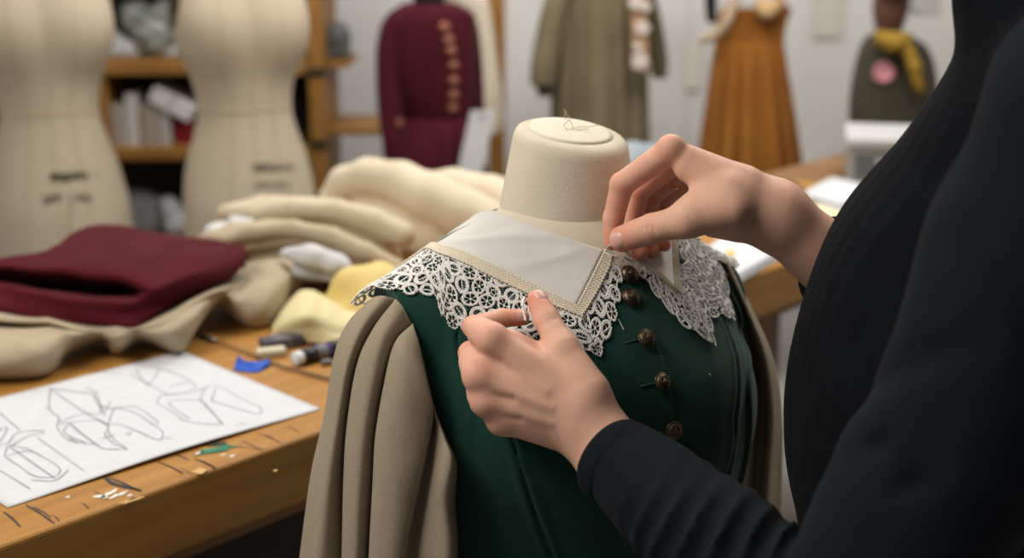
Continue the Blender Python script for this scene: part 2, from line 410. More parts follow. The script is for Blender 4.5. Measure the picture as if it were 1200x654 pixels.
# seam ring at the neck base
ring = []
for a in np.linspace(0, 2*PI, 64):
    q = loc2w(math.cos(a)*.07, math.sin(a)*.07, 1.2015+.03*(-math.sin(a)*.07)); ring.append(q)
R_, N_ = project(neck, np.array(ring), .0004)
R_[:, 2] = [r[2] for r in ring]
rb = MB(); rb.tube(list(R_), .0012, 6, False); rb.build('neck_seam', M_formlight, DF, True)
st = MB(); st.lathe([(.0, 0), (.2, 0), (.2, .02), (.03, .045), (.018, .07), (.018, .66), (.0, .66)], (*AX, 0), None, 24)
st.build('stand', M_iron, DF, True)

# ---- green waistcoat: a layer over the torso
VEST0 = lambda p: torso(p)-.007
def on(fn, pts, off=0.0): return np.array([cast(fn, x, y, off=off) for x, y in pts])
SEAMS = [on(VEST0, l) for l in ([(535,385),(542,436),(548,486),(545,520),(548,600),(552,650)], [(575,455),(590,490),(603,519),(617,569),(633,616),(647,652)], [(846,372),(858,402),(865,435),(861,490),(852,556),(846,600)])]
def polydist(p, pts):
    d = None
    for a, b in zip(pts[:-1], pts[1:]):
        c = cone(p, a, b, 0, 0); d = c if d is None else np.minimum(d, c)
    return d
PLACK = on(VEST0, [(746,320),(757,351),(770,400),(783,446),(792,483),(798,519),(801,560),(803,650)])
PU = np.array([w2loc(q)[0] for q in PLACK]); PZs = np.array([q[2] for q in PLACK])
ARM = on(VEST0, [(460,345),(474,372),(493,417),(508,494),(520,540),(534,620)])
ARU = -np.array([w2loc(q)[0] for q in ARM])[::-1]; ARZ = np.array([q[2] for q in ARM])[::-1]
def vest(p):
    u, w, z = local(p); d = VEST0(p)
    edge = np.interp(np.asarray(z).ravel(), PZs[::-1], PU[::-1]).reshape(np.shape(z))
    d = d-.0018*np.clip((edge-u)/.0012, 0, 1)*(w > 0)                    # overlapping front
    for s in SEAMS:
        c = polydist(p, s); d = d+.0026*np.exp(-(c/.0017)**2)-.0016*np.exp(-((c-.006)/.004)**2)
    # soft vertical drag folds
    d = d+.0016*np.sin(u*55+z*8)*np.clip((1.10-z)/.08, 0, 1)*np.clip(w/.05, 0, 1)
    d = np.maximum(d, .104-np.sqrt(u*u+(w-.004)**2)*1.0)
    d = np.maximum(d, .80-z)
    d = smax(d, -u-np.interp(np.asarray(z).ravel(), ARZ, ARU).reshape(np.shape(z)), .003)      # armholes
    d = smax(d, u-.2, .003)
    return d
M_green = mat('bottle_green_wool', (.0055, .035, .025), .85, (.0075, .044, .032), 40, .25, 1200, sheen=.12, spec=.12)
M_greentrim = mat('bottle_green_binding', (.0055, .034, .024), .8, (.008, .044, .031), 60, .25, 1500, sheen=.15, spec=.15)
WC = empty('waistcoat', (*AX, .80), 'bottle green wool waistcoat with domed metal buttons, worn by the linen dress form', 'waistcoat')
V, F = nets(vest, (-.2, 1.02, .78), (.32, 1.6, 1.2), .0022)
mk('body_panel', V, F, M_green, WC)
# armhole bindings lie over the edges
def edgetube(name, pts, r, m, parent, off=.001, flat=.5):
    c = catmull(pts, 8); Q, N = project(VEST0, c, off); mb = MB(); mb.tube(list(Q), r, 8); return mb.build(name, m, parent, True)
edgetube('armhole_binding', on(VEST0, [(457,342),(470,362),(484,392),(495,420),(503,455),(509,494),(520,540),(530,590),(537,650)]), .0028, M_greentrim, WC)
edgetube('armhole_binding', on(VEST0, [(852,340),(866,385),(877,440),(878,500),(870,556),(864,600)]), .0026, M_greentrim, WC)
# domed metal buttons with a raised crest
M_brass = mat('aged_brass', (.13, .095, .06), .38, (.05, .038, .027), 160, .3, 500, metal=.85, spec=.5)
M_hole = mat('buttonhole_thread', (.008, .042, .03), .9)
for i, (x, y) in enumerate([(737,322),(739,349),(757,397),(776,448),(789,505)]):
    q = cast(VEST0, x, y, off=.004); Q, N = project(VEST0, [q], .004); n_ = N[0]; fr = frame(n_, (0, 0, 1)); R = .0092
    b = MB(); b.lathe([(.002, -.004), (.002, .0005), (R*.9, .0008), (R, .0016), (R*.99, .0024), (R*.9, .0027), (R*.86, .0026), (R*.8, .0036), (R*.6, .0048), (R*.35, .0056), (0, .0059)], Q[0], fr, 28)
    o = b.build('button', M_brass, WC, True)
    e = MB()
    for a, l in ((PI/2, .0042), (0, .003), (PI/4, .0024), (-PI/4, .0024)):
        dd = fr[0]*math.cos(a)+fr[1]*math.sin(a); e.tube([Q[0]+n_*.0052-dd*l, Q[0]+n_*.0062, Q[0]+n_*.0052+dd*l], .00055, 5)
    e.build('crest', M_brass, o, True)
    if i > 1:
        c = on(VEST0, [(x-25, y+5), (x-16, y+3), (x-6, y+1)], .0018); e = MB(); e.tube(list(c), .0013, 6); e.build('buttonhole', M_hole, WC, True)
tk = MB(); tk.tube(list(on(VEST0, [(725,374),(728,380),(731,386)], .003)), .0004, 5); tk.build('loose_thread', mat('thread_white', (.6, .6, .55), .8), WC)
tk = MB(); tk.tube(list(on(VEST0, [(831,438),(833,440)], .002)), .0006, 5); tk.build('lint_speck', mat('lint', (.4, .4, .36), .8), WC)
# ------------------------------------------------------------------ linen shirt sleeves
M_linen = mat('flax_linen', (.445, .37, .27), .9, (.345, .28, .195), 1.0, .5, 1.6, sheen=.05, spec=.1, weave=.5, wscale=190, uv=True, stretch=(220, 800, 1), mix_pos=(.3, .8))
SH = empty('linen_shirt', (*AX, .8), 'natural flax linen shirt with full pleated sleeves under the green waistcoat', 'shirt')
def rows(*cs): return [[P(*q) for q in c] for c in cs]
left = rows(
 [(446,356,1.27),(430,384,1.28),(412,424,1.28),(402,490,1.27),(392,560,1.26),(380,650,1.25),(376,720,1.25)],
 [(437,350,1.235),(409,377,1.235),(393,413,1.23),(380,488,1.22),(365,555,1.21),(352,650,1.20),(345,720,1.19)],
 [(448,347,1.205),(424,377,1.195),(405,422,1.180),(393,490,1.168),(382,560,1.155),(372,650,1.145),(366,720,1.14)],
 [(461,350,1.204),(433,385,1.196),(415,428,1.185),(404,500,1.176),(399,565,1.167),(397,650,1.157),(394,720,1.15)],
 [(468,354,1.212),(444,388,1.214),(426,428,1.209),(415,500,1.200),(411,565,1.192),(409,650,1.182),(406,720,1.175)],
 [(464,351,1.199),(438,385,1.188),(419,428,1.173),(407,500,1.160),(403,565,1.150),(401,650,1.140),(398,720,1.13)],
 [(472,360,1.192),(448,394,1.170),(436,440,1.152),(424,510,1.138),(419,575,1.128),(416,650,1.120),(412,720,1.115)],
 [(481,378,1.194),(460,402,1.177),(448,450,1.162),(438,510,1.150),(435,560,1.143),(430,650,1.133),(427,720,1.128)],
 [(487,384,1.202),(466,406,1.194),(456,452,1.184),(447,510,1.174),(444,560,1.167),(440,650,1.157),(437,720,1.15)],
 [(484,380,1.190),(463,403,1.170),(451,450,1.152),(441,510,1.138),(438,560,1.130),(433,650,1.120),(430,720,1.113)],
 [(490,400,1.178),(474,420,1.152),(472,460,1.134),(464,520,1.122),(460,570,1.113),(453,650,1.105),(449,720,1.10)],
 [(494,418,1.177),(495,438,1.155),(503,480,1.140),(495,530,1.126),(486,575,1.118),(472,650,1.108),(467,720,1.104)],
 [(496,424,1.186),(500,446,1.174),(508,488,1.160),(501,535,1.148),(492,580,1.140),(479,650,1.130),(473,720,1.125)],
 [(497,430,1.184),(504,460,1.168),(512,500,1.146),(512,545,1.128),(506,590,1.120),(500,650,1.112),(496,720,1.11)],
 [(499,440,1.184),(509,480,1.165),(521,512,1.138),(530,542,1.118),(521,577,1.120),(534,611,1.108),(527,655,1.105),(520,720,1.10)][:3]+[(530,542,1.118),(526,590,1.118),(530,650,1.105),(520,720,1.10)],
 [(503,450,1.20),(513,488,1.19),(526,520,1.18),(536,545,1.17),(534,590,1.17),(536,650,1.165),(526,720,1.16)])
G = loft(left, 8, 12)
grid_obj('sleeve', G, M_linen, SH, .0012, 0)
right = rows(
 [(840,330,1.33),(852,380,1.33),(866,430,1.335),(870,490,1.345),(862,560,1.35),(858,640,1.35)],
 [(852,320,1.37),(868,380,1.372),(880,430,1.378),(884,490,1.38),(878,560,1.375),(872,640,1.37)],
 [(856,322,1.39),(876,384,1.40),(889,425,1.41),(894,480,1.41),(889,560,1.40),(884,640,1.40)],
 [(852,308,1.36),(879,372,1.365),(897,425,1.37),(904,490,1.37),(900,560,1.365),(896,640,1.36)],
 [(852,303,1.39),(882,367,1.395),(905,425,1.40),(912,490,1.405),(910,560,1.41),(905,650,1.41)],
 [(850,300,1.41),(882,364,1.42),(907,425,1.43),(916,490,1.435),(916,560,1.435),(913,650,1.435)],
 [(846,298,1.47),(876,362,1.49),(900,425,1.51),(908,490,1.52),(908,560,1.52),(905,650,1.52)])
G = loft(right, 8, 12); grid_obj('sleeve', G, M_linen, SH, .0012, 0)
# ------------------------------------------------------------------ lace collar
LC = empty('lace_collar', (*AX, 1.05), 'white linen collar edged with tan braid and white bobbin lace over green waistcoat', 'collar')
cfn = lambda p: smin(VEST0(p), torso(p)-.005, .002)
def wpts(pix, back, off):
    a = [cast(cfn, x, y, off=off) for x, y in pix]
    b, _ = project(cfn, [loc2w(*q) for q in back], off) if len(back) else (np.zeros((0, 3)), 0)
    return np.vstack([np.array(a).reshape(-1, 3), b])
M_collar = mat('white_linen', (.58, .565, .53), .9, (.64, .62, .585), 14, .25, 700, sheen=.15, spec=.15)
M_braid = mat('ecru_braid', (.68, .61, .48), .9, (.76, .69, .56), 500, .2, 900, spec=.1)
M_lace = mat('white_lace_thread', (.73, .715, .68), .9, (.80, .785, .75), 300, .3, 1800, spec=.15)
OFF = .0030
def ruled(A, Bc, na, nb, off, spl=10):
    a = resample(catmull(A, spl), na); b = resample(catmull(Bc, spl), na)
    t = np.linspace(0, 1, nb)[None, :, None]
    G = a[:, None]*(1-t)+b[:, None]*t
    Q, N = project(cfn, G.reshape(-1, 3), off); return Q.reshape(na, nb, 3), N.reshape(na, nb, 3)
def paired(A, Bc, na, nb, off):
    "same, but A[i] stays paired with B[i]"
    sp = 24; a = catmull(A, sp); b = catmull(Bc, sp); m = (a+b)/2
    d = np.r_[0, np.cumsum(np.linalg.norm(np.diff(m, axis=0), axis=1))]; t = np.linspace(0, d[-1], na)
    a = np.stack([np.interp(t, d, a[:, k]) for k in range(3)], 1); b = np.stack([np.interp(t, d, b[:, k]) for k in range(3)], 1)
    s = np.linspace(0, 1, nb)[None, :, None]; G = a[:, None]*(1-s)+b[:, None]*s
    Q, N = project(cfn, G.reshape(-1, 3), off); return Q.reshape(na, nb, 3), N.reshape(na, nb, 3), d[-1]
def lacefield(a, b, L, seed):
    "thread height over lace coordinates: a along, b from braid (0) to outer edge (L); <=0 is a hole"
    rng = np.random.default_rng(seed); pit, row = .0170, .0128
    bo = L-b
    best = np.full(a.shape, 9.); sec = np.full(a.shape, 9.); typ = np.zeros(a.shape); edge = np.full(a.shape, 9.); bx = np.zeros(a.shape); by = np.zeros(a.shape)
    T = rng.random((64, 16)); J = rng.random((64, 16, 3))-.5
    for r in range(8):
        for di in (-1, 0, 1):
            i = np.round(a/pit-.5*(r % 2)).astype(int)+di
            k = np.clip(i+8, 0, 63)
            ca = (i+.5*(r % 2))*pit+J[k, r, 0]*.0036; cb = .0070+row*r+J[k, r, 1]*.0034*(r > 0); rot = J[k, r, 2]*3.0
            rx = .0092-.0012*T[k, r]; ry = .0062+.0012*T[k, r]
            if r == 0: rx = .0078; ry = .0066
            x, y = a-ca, bo-cb
            xr, yr = (x*np.cos(rot)+y*np.sin(rot))/rx, (-x*np.sin(rot)+y*np.cos(rot))/ry
            rho = np.sqrt(xr**2+yr**2)
            upd = rho < best
            sec = np.where(upd, best, np.minimum(sec, rho))
            bx = np.where(upd, xr, bx); by = np.where(upd, yr, by); typ = np.where(upd, T[k, r]+0*rho, typ); best = np.where(upd, rho, best)
            if r == 0: edge = np.minimum(edge, rho)
    ang = np.arctan2(by, bx)
    ring = np.exp(-((best-.93)/.09)**2)+.8*np.exp(-((best-.68)/.09)**2)
    # three fillings: six-petal rosette, leaf with cross bars, ringed eye
    c6 = np.cos(6*ang+typ*20)
    ros = (best < .70) & (best > .20) & (c6 < .45)
    leaf = (best < .60) & (np.abs(by) > .10) & (np.abs(((bx+.35*np.abs(by))/.30) % 1-.5) < .36)
    eye = ((best < .60) & (best > .40) & (np.cos(5*ang+typ*20) < .72)) | (best < .24)
    inner = np.where(typ < .30, ros, np.where(typ < .72, leaf, eye))
    gap = (best > 1.05) & (bo > .0065)
    g = np.abs(((a+b)*.707/.0034) % 1-.5) > .39
    hole = inner | (gap & ~g)
    hole = hole & (b > .0012)
    e2 = np.minimum(edge, np.where(bo > .0048, .5, 9))
    hole = hole | ((bo < .0066) & (e2 > 1.0+.09*np.sin(a*2*PI/.0017)))
    h = .0003+.0008*np.clip(ring, 0, 1)*(best < 1.1)+.00025*np.sin(ang*24+best*22)*(best > .5)+.0002*np.sin(a*2*PI/.0011)*np.sin(b*2*PI/.0013)
    return np.where(hole, -1, h)
def strip(name_seed, A, Bc, band, first, last):
    W = float(np.mean(np.linalg.norm(np.array(A)-np.array(Bc), axis=1)))
    _, _, Ln = paired(A, Bc, 12, 3, OFF)
    na = int(Ln/.00042)+2; nb = int(max(np.linalg.norm(np.array(A)-np.array(Bc), axis=1))/.00042)+2
    G, N, Ln = paired(A, Bc, na, nb, OFF)
    wid = np.linalg.norm(np.diff(G, axis=1), axis=2).sum(1)                         # true width of each row
    al = np.r_[0, np.cumsum(np.linalg.norm(np.diff(G[:, nb//2], axis=0), axis=1))]
    bb = np.linspace(0, 1, nb)[None, :]*wid[:, None]; aa = np.repeat(al[:, None], nb, 1)
    bandw = np.minimum(band, wid*.42)[:, None]
    H = lacefield(aa, bb-bandw, (wid[:, None]-bandw)+0*bb, name_seed)
    keep = (H > 0) & (bb >= bandw-.0004)
    hb = .0014+.0009*np.sin(aa*2*PI/.0021)*np.sin(bb*2*PI/.0024+1.5*np.sin(aa*PI/.0021))+.0004*np.exp(-((bb-.001)/.0008)**2)+.0004*np.exp(-((bb-bandw+.001)/.0008)**2)
    kb = bb <= bandw
    out = []
    for K, hh, extra in ((keep, np.where(H > 0, H, 0), 0.0), (kb, hb, .0004)):
        Q = G+N*(hh+extra)[..., None]
        F = gridF(na, nb); kf = K.reshape(-1)[F].all(1); F = F[kf]
        used = np.unique(F); re = np.full(na*nb, -1); re[used] = np.arange(len(used))
        out.append((Q.reshape(-1, 3)[used], re[F]))
    return out
def mirror_back(l): return [(-u, w, z) for u, w, z in l]
neckback = [(-.092,-.035,1.205),(-.062,-.078,1.205),(0,-.095,1.205)]
outback = [(-.172,-.05,1.17),(-.12,-.1,1.14),(0,-.12,1.13)]
laceback = [(-.232,-.05,1.13),(-.16,-.13,1.09),(0,-.145,1.08)]
# --- collar half on the near shoulder
nk = wpts([(708,293),(680,284),(640,270),(600,256),(577,246)], neckback, OFF)
oin = [(676,359),(640,342),(600,322),(560,303),(535,293),(518,289),(505,287),(495,289)]
oout = [(704,419),(655,412),(605,401),(560,392),(525,382),(507,350),(470,345),(427,341)]
oi = wpts(oin, outback, OFF); oo = wpts(oout, laceback, OFF)
fi = wpts([(708,293),(700,310),(692,327),(684,343),(676,359)], [], OFF); fo = wpts([(731,306),(729,332),(726,357),(719,384),(704,419)], [], OFF)
# --- the other half
nkm = wpts([(728,293),(742,290),(760,276)], mirror_back(neckback), OFF)
oir = wpts([(791,338),(789,318),(788,300),(787,284),(786,270)], [(.150,.02,1.17)]+mirror_back(outback), OFF)
oor = wpts([(839,406),(838,374),(862,374),(852,328),(842,305)], [(.20,.02,1.12)]+mirror_back(laceback), OFF)
fir = wpts([(744,290),(756,304),(768,316),(780,327),(791,338)], [], OFF); forr = wpts([(730,302),(752,326),(775,354),(802,383),(839,406)], [], OFF)
for seed, (neckc, oI, oO, fI, fO, bw) in enumerate([(nk, oi, oo, fi, fo, .0130), (nkm, oir, oor, fir, forr, .008)]):
    Gl, Nl = ruled(neckc, oI, 90, 40, OFF)
    # soft swell of the cloth
    s = np.linspace(0, 1, 90)[:, None]; t = np.linspace(0, 1, 40)[None, :]
    sw = (.0011*np.sin(s*23+t*4)+.0022*np.exp(-((s*1.9-.35-.45*t)/.09)**2)-.0016*np.exp(-((s*1.9-.58-.3*t)/.07)**2)+.0014*np.exp(-((s*1.9-.12-.25*t)/.05)**2))*np.sin(t*PI)
    grid_obj('linen_panel', Gl+Nl*np.maximum(sw, -.0004)[..., None], M_collar, LC, .0008, 1)
    for k, (I, O, b_) in enumerate(((oI, oO, bw), (fI, fO, bw*.9))):
        (Vl, Fl), (Vb, Fb) = strip(seed*7+k*3+1, I, O, b_, None, None)
        o = mk('lace_edging', Vl, Fl, M_lace, LC); solid(o, .0007, -1)
        o = mk('braid_trim', Vb, Fb, M_braid, LC); solid(o, .0010, -1)
# ------------------------------------------------------------------ person (tailor)
M_skin = mat('skin', (.68, .395, .285), .55, (.73, .43, .31), 45, .14, 520, spec=.22, sss=.18)
M_nail = mat('fingernail', (.66, .39, .315), .36, spec=.4, sss=.1)
def A(*q): return P(*q)
def nailcut(p, d, tip, prev, up, ln, wd):
    a = (tip-prev)/np.linalg.norm(tip-prev); up = np.array(up, float); up = up-a*np.dot(up, a); up /= np.linalg.norm(up); sd = np.cross(a, up)
    q = [p[k]-tip[k] for k in range(3)]; x = (q[0]*a[0]+q[1]*a[1]+q[2]*a[2]-.0012)/ln; y = (q[0]*sd[0]+q[1]*sd[1]+q[2]*sd[2])/wd; h = q[0]*up[0]+q[1]*up[1]+q[2]*up[2]
    r = (np.abs(x)**2.6+np.abs(y)**2.6)**(1/2.6)
    return d+np.where(h > .002, .0008*np.exp(-((r-1.05)/.10)**2)-.0004*np.clip(1-r, 0, .3)/.3, 0)
# left hand: near the camera, pinching the lace edge
LW = A(694, 492, 1.075)
l_idx = [A(576,397,1.098), A(555,383,1.135), A(588,373,1.152), A(611,372,1.155)]
l_mid = [A(562,440,1.088), A(551,414,1.130), A(585,418,1.148), A(606,414,1.15)]
l_rng = [A(570,470,1.085), A(560,458,1.128), A(592,452,1.142), A(612,450,1.138)]
l_pky = [A(588,493,1.088), A(583,486,1.122), A(606,478,1.134), A(622,474,1.13)]
l_thb = [A(690,455,1.080), A(660,408,1.100), A(641,375,1.122), A(630,352,1.138)]
def lhand(p):
    d = None
    # palm: metacarpals fanned from the wrist
    for (b, m, r0, r1) in ((A(676,462,1.080), l_idx[0], .0150, .0118), (A(672,480,1.076), l_mid[0], .0155, .0122), (A(670,498,1.077), l_rng[0], .0150, .0112), (A(668,514,1.082), l_pky[0], .0135, .0102)):
        c = cone(p, b, m, r0, r1); d = c if d is None else smin(d, c, .014)
    d = smin(d, cone(p, A(655,455,1.100), A(592,432,1.112), .016, .011), .014)      # palm flesh
    d = smin(d, cone(p, A(655,500,1.100), A(606,480,1.112), .015, .010), .014)
    d = smin(d, chain(p, l_thb[:2], [.0165, .0135], .004), .014)
    d = smin(d, cone(p, A(640,420,1.110), A(600,398,1.114), .010, .009), .012)      # web
    # forearm
    d = smin(d, cone(p, A(690,488,1.080), A(728,545,1.058), .0262, .0295), .016)
    d = smin(d, cone(p, A(684,503,1.078), A(722,560,1.062), .0210, .0265), .012)
    d = smin(d, cone(p, A(724,541,1.058), A(748,562,1.045), .028, .027), .012)
    f = chain(p, l_thb[1:], [.0133, .0112, .0086], .003); f = smin(f, cone(p, l_thb[2], l_thb[3], .0110, .0090), .003); d = smin(d, f, .006)
    for ch, rr in ((l_idx, [.0112, .0098, .0086, .0076]), (l_mid, [.0118, .0104, .009, .008]), (l_rng, [.0110, .0098, .0085, .0075]), (l_pky, [.0100, .0086, .0075, .0066])):
        d = smin(d, chain(p, ch, rr, .003), .0045); d = smin(d, cone(p, ch[0], ch[0]*.45+ch[1]*.55, rr[0]*1.02, rr[1]), .012)
    # knuckles, tendons, wrinkles
    for m, r in ((l_idx[0], .0118), (l_mid[0], .0122), (l_rng[0], .011), (l_pky[0], .0098)):
        q = m+np.array([0, -.0030, .001]); d = smin(d, np.sqrt((p[0]-q[0])**2+(p[1]-q[1])**2+(p[2]-q[2])**2)-r*.66, .008)
    for a, b in ((A(572,404,1.086), A(640,458,1.066)), (A(566,446,1.076), A(645,478,1.062)), (A(574,474,1.074), A(645,496,1.063))):
        c = cone(p, a, b, 0, 0); d = d-.0011*np.exp(-(c/.0045)**2)
    for l, r, k in (([A(560,424,1.082), A(590,432,1.074), A(622,440,1.068)], .004, .0016), ([A(566,458,1.080), A(600,468,1.070)], .004, .0014), ([A(578,484,1.080), A(610,490,1.070)], .0035, .0012)):
        d = d+k*np.exp(-(polydist(p, l)/r)**2)
    for a, b in ((A(630,372,1.106), A(652,376,1.110)), (A(632,377,1.106), A(653,381,1.108)), (A(655,512,1.062), A(668,540,1.060)), (A(652,520,1.064), A(664,546,1.066))):
        d = d+.0007*np.exp(-(cone(p, a, b, 0, 0)/.0012)**2)
    return nailcut(p, d, l_thb[3], l_thb[2], (.45, -.35, .9), .0072, .0068)
# right hand: beyond the collar, holding the thread
r_idx = [A(786,176,1.205), A(729,216,1.222), A(719,256,1.226), A(717,284,1.222)]
r_mid = [A(797,184,1.228), A(748,224,1.252), A(742,262,1.252), A(750,296,1.236)]
r_rng = [A(806,194,1.248), A(764,228,1.270), A(757,262,1.266), A(763,294,1.248)]
r_pky = [A(815,206,1.262), A(780,232,1.280), A(774,262,1.274), A(778,287,1.258)]
r_thb = [A(856,246,1.172), A(806,258,1.172), A(764,268,1.186), A(729,280,1.200)]
def rhand(p):
    d = None
    for (b, m, r0, r1) in ((A(872,214,1.196), r_idx[0], .0150, .0110), (A(874,224,1.212), r_mid[0], .0155, .0112), (A(876,234,1.222), r_rng[0], .015, .0105), (A(878,244,1.224), r_pky[0], .0145, .0098)):
        c = cone(p, b, m, r0, r1); d = c if d is None else smin(d, c, .013)
    d = smin(d, chain(p, r_thb[:2], [.0190, .0150], .004), .016)
    d = smin(d, cone(p, A(862,262,1.186), A(836,262,1.190), .0150, .0120), .012)    # heel of the palm
    d = smin(d, cone(p, A(850,222,1.186), A(806,200,1.198), .0165, .0105), .014); d = smin(d, cone(p, A(850,234,1.184), A(812,243,1.178), .0165, .0125), .014); d = smin(d, cone(p, A(846,240,1.192), A(905,252,1.200), .0235, .0280), .014)    # web of the thumb
    d = smin(d, cone(p, A(868,236,1.200), A(908,252,1.200), .0262, .0285), .016)
    d = smin(d, cone(p, A(906,250,1.200), A(985,316,1.205), .0280, .0345), .014)
    f = chain(p, r_thb[1:], [.0150, .0136, .0106], .003); f = smin(f, cone(p, r_thb[2]+(r_thb[3]-r_thb[2])*.4, r_thb[3], .0128, .0116), .004); d = smin(d, f, .008)
    for ch, rr in ((r_idx, [.0125, .0112, .0098, .0078]), (r_mid, [.0120, .0106, .0092, .0082]), (r_rng, [.0112, .0098, .0086, .0078]), (r_pky, [.0100, .0086, .0076, .0070])):
        d = smin(d, chain(p, ch, rr, .003), .004)
    q = r_idx[0]+np.array([0, -.002, .003]); d = smin(d, np.sqrt((p[0]-q[0])**2+(p[1]-q[1])**2+(p[2]-q[2])**2)-.0112, .006)
    for a, b, r, k in ((A(771,192,1.190), A(774,208,1.192), .0022, .0016), (A(783,192,1.188), A(785,212,1.190), .0022, .0018), (A(790,222,1.180), A(800,232,1.170), .003, .0018), (A(758,260,1.172), A(763,278,1.176), .0013, .0014), (A(753,261,1.175), A(758,279,1.178), .0013, .0013), (A(763,259,1.17), A(768,274,1.172), .0013, .0010),
                       (A(722,247,1.214), A(733,255,1.218), .0013, .0010), (A(735,214,1.212), A(744,226,1.214), .0018, .0012), (A(872,281,1.180), A(888,280,1.180), .0018, .0014), (A(850,279,1.178), A(866,282,1.180), .0015, .0009)):
        d = d+k*np.exp(-(cone(p, a, b, 0, 0)/r)**2)
    return nailcut(p, d, r_thb[3], r_thb[2], (-.10, -1, .25), .0082, .0078)
# trunk, head and legs, under the clothes
BC = np.array([.40, 1.03])            # hips
NECKB = np.array([.408, 1.045, 1.455]); HEAD = np.array([.385, 1.055, 1.60])
LS = np.array([.385, .862, 1.365]); RS = np.array([.447, 1.215, 1.295])
LE = A(1003, 772, .87); LWR = A(745, 560, 1.048); RE = np.array([.44, 1.235, 1.115]); RWR = A(985, 316, 1.205)
def trunk(p):
    d = cone(p, (.42, 1.03, 1.0), (.425, 1.04, 1.30), .09, .085)
    d = smin(d, ell(p, (.41, 1.03, .92), (.11, .15, .13)), .06)
    d = smin(d, ell(p, (.42, 1.04, 1.22), (.085, .13, .15)), .04)
    for k, sy in ((LS, -1), (RS, 1)): d = smin(d, cone(p, (.425, 1.04, 1.385), k, .05, .038), .03)
    d = smin(d, cone(p, NECKB, HEAD-np.array([-.02, 0, .03]), .056, .052), .03)
    h = ell(p, HEAD+np.array([.01, 0, .045]), (.095, .077, .105)); h = smin(h, ell(p, HEAD+np.array([-.03, 0, -.035]), (.055, .058, .07)), .04)
    h = smin(h, cone(p, HEAD+np.array([-.084, 0, .03]), HEAD+np.array([-.104, 0, -.008]), .008, .012), .014)
    h = smin(h, cone(p, HEAD+np.array([-.077, -.018, -.045]), HEAD+np.array([-.077, .018, -.045]), .007, .007), .008)
    for s in (-1, 1):
        h = smax(h, -(ell(p, HEAD+np.array([-.09, s*.032, .03]), (.014, .016, .011))), .012)
        h = smin(h, ell(p, HEAD+np.array([-.072, s*.031, .03]), (.012, .013, .011)), .003)
        h = smin(h, ell(p, HEAD+np.array([.02, s*.078, .01]), (.018, .008, .03)), .006)
    d = smin(d, h, .02)
    for sy in (-1, 1):
        hp = np.array([.40, 1.03+sy*.085, .88]); kn = np.array([.375, 1.03+sy*.09, .49]); an = np.array([.42, 1.03+sy*.095, .09])
        d = smin(d, chain(p, [hp, kn, an], [.088, .058, .040], .03), .04)
        d = smin(d, cone(p, an-np.array([-.03, 0, .045]), an-np.array([.16, 0, .055]), .036, .028), .02)
    d = smin(d, chain(p, [LS, LE, LE*.5+A(722,543,1.060)*.5, LWR], [.038, .034, .030, .026], .02), .02)
    d = smin(d, chain(p, [RS, RE, RWR], [.038, .034, .028], .02), .02)
    return d
PE = empty('person', (.40, 1.03, 0), 'person in a dark navy jumper pinning the lace collar with both hands', 'person')
def body(p): return smin(trunk(p), smin(lhand(p), rhand(p), 0), .006)
parts = []
def near_box(fn, lo, hi, h): V, F = nets(fn, lo, hi, h); return V, F
# one figure in two grids of different fineness, welded along the wrists inside the cuffs
CUTL = (LWR, (LE-LWR)/np.linalg.norm(LE-LWR)); CUTR = (RWR, (RE-RWR)/np.linalg.norm(RE-RWR))
def hands(p): return smin(lhand(p), rhand(p), 0)
Vl, Fl = nets(lhand, np.min([LW-.16, LW-.16], 0), LW+.14, .0013)
Vr, Fr = nets(rhand, A(850,230,1.21)-np.array([.17,.12,.09]), A(850,230,1.21)+np.array([.15,.12,.09]), .0014)
Vt, Ft = nets(trunk, (.02, .70, .0), (.62, 1.42, 1.80), .009)
nl, nr = len(Vl), len(Vr)
V = np.vstack([Vl, Vr, Vt]); F = np.vstack([Fl, Fr+nl, Ft+nl+nr])
# nails by place
C = V[F].mean(1); mids = np.zeros(len(F), int)
NRM = np.cross(V[F[:,2]]-V[F[:,0]], V[F[:,3]]-V[F[:,1]]); NRM /= np.linalg.norm(NRM, axis=1)[:, None]+1e-12
def nail(tip, prev, up, length, wid):
    d = (tip-prev)/np.linalg.norm(tip-prev); up = up-d*np.dot(up, d); up /= np.linalg.norm(up); s = np.cross(d, up)
    q = C-tip; a, b = q@d, q@s; hgt = NRM@up
    x = (a-.0012)/length; y = b/wid
    mids[((np.abs(x)**2.6+np.abs(y)**2.6) < 1) & (hgt > .35) & (np.linalg.norm(q, axis=1) < .03)] = 1
nail(r_thb[3], r_thb[2], np.array([-.10, -1, .25]), .0082, .0078)
nail(l_thb[3], l_thb[2], np.array([.45, -.35, .9]), .0072, .0068)
o = mk('body', V, F, [M_skin, M_nail], PE, True, None, None, mids)
sm_ = o.modifiers.new('smooth', 'SMOOTH'); sm_.iterations = 2; sm_.factor = .5
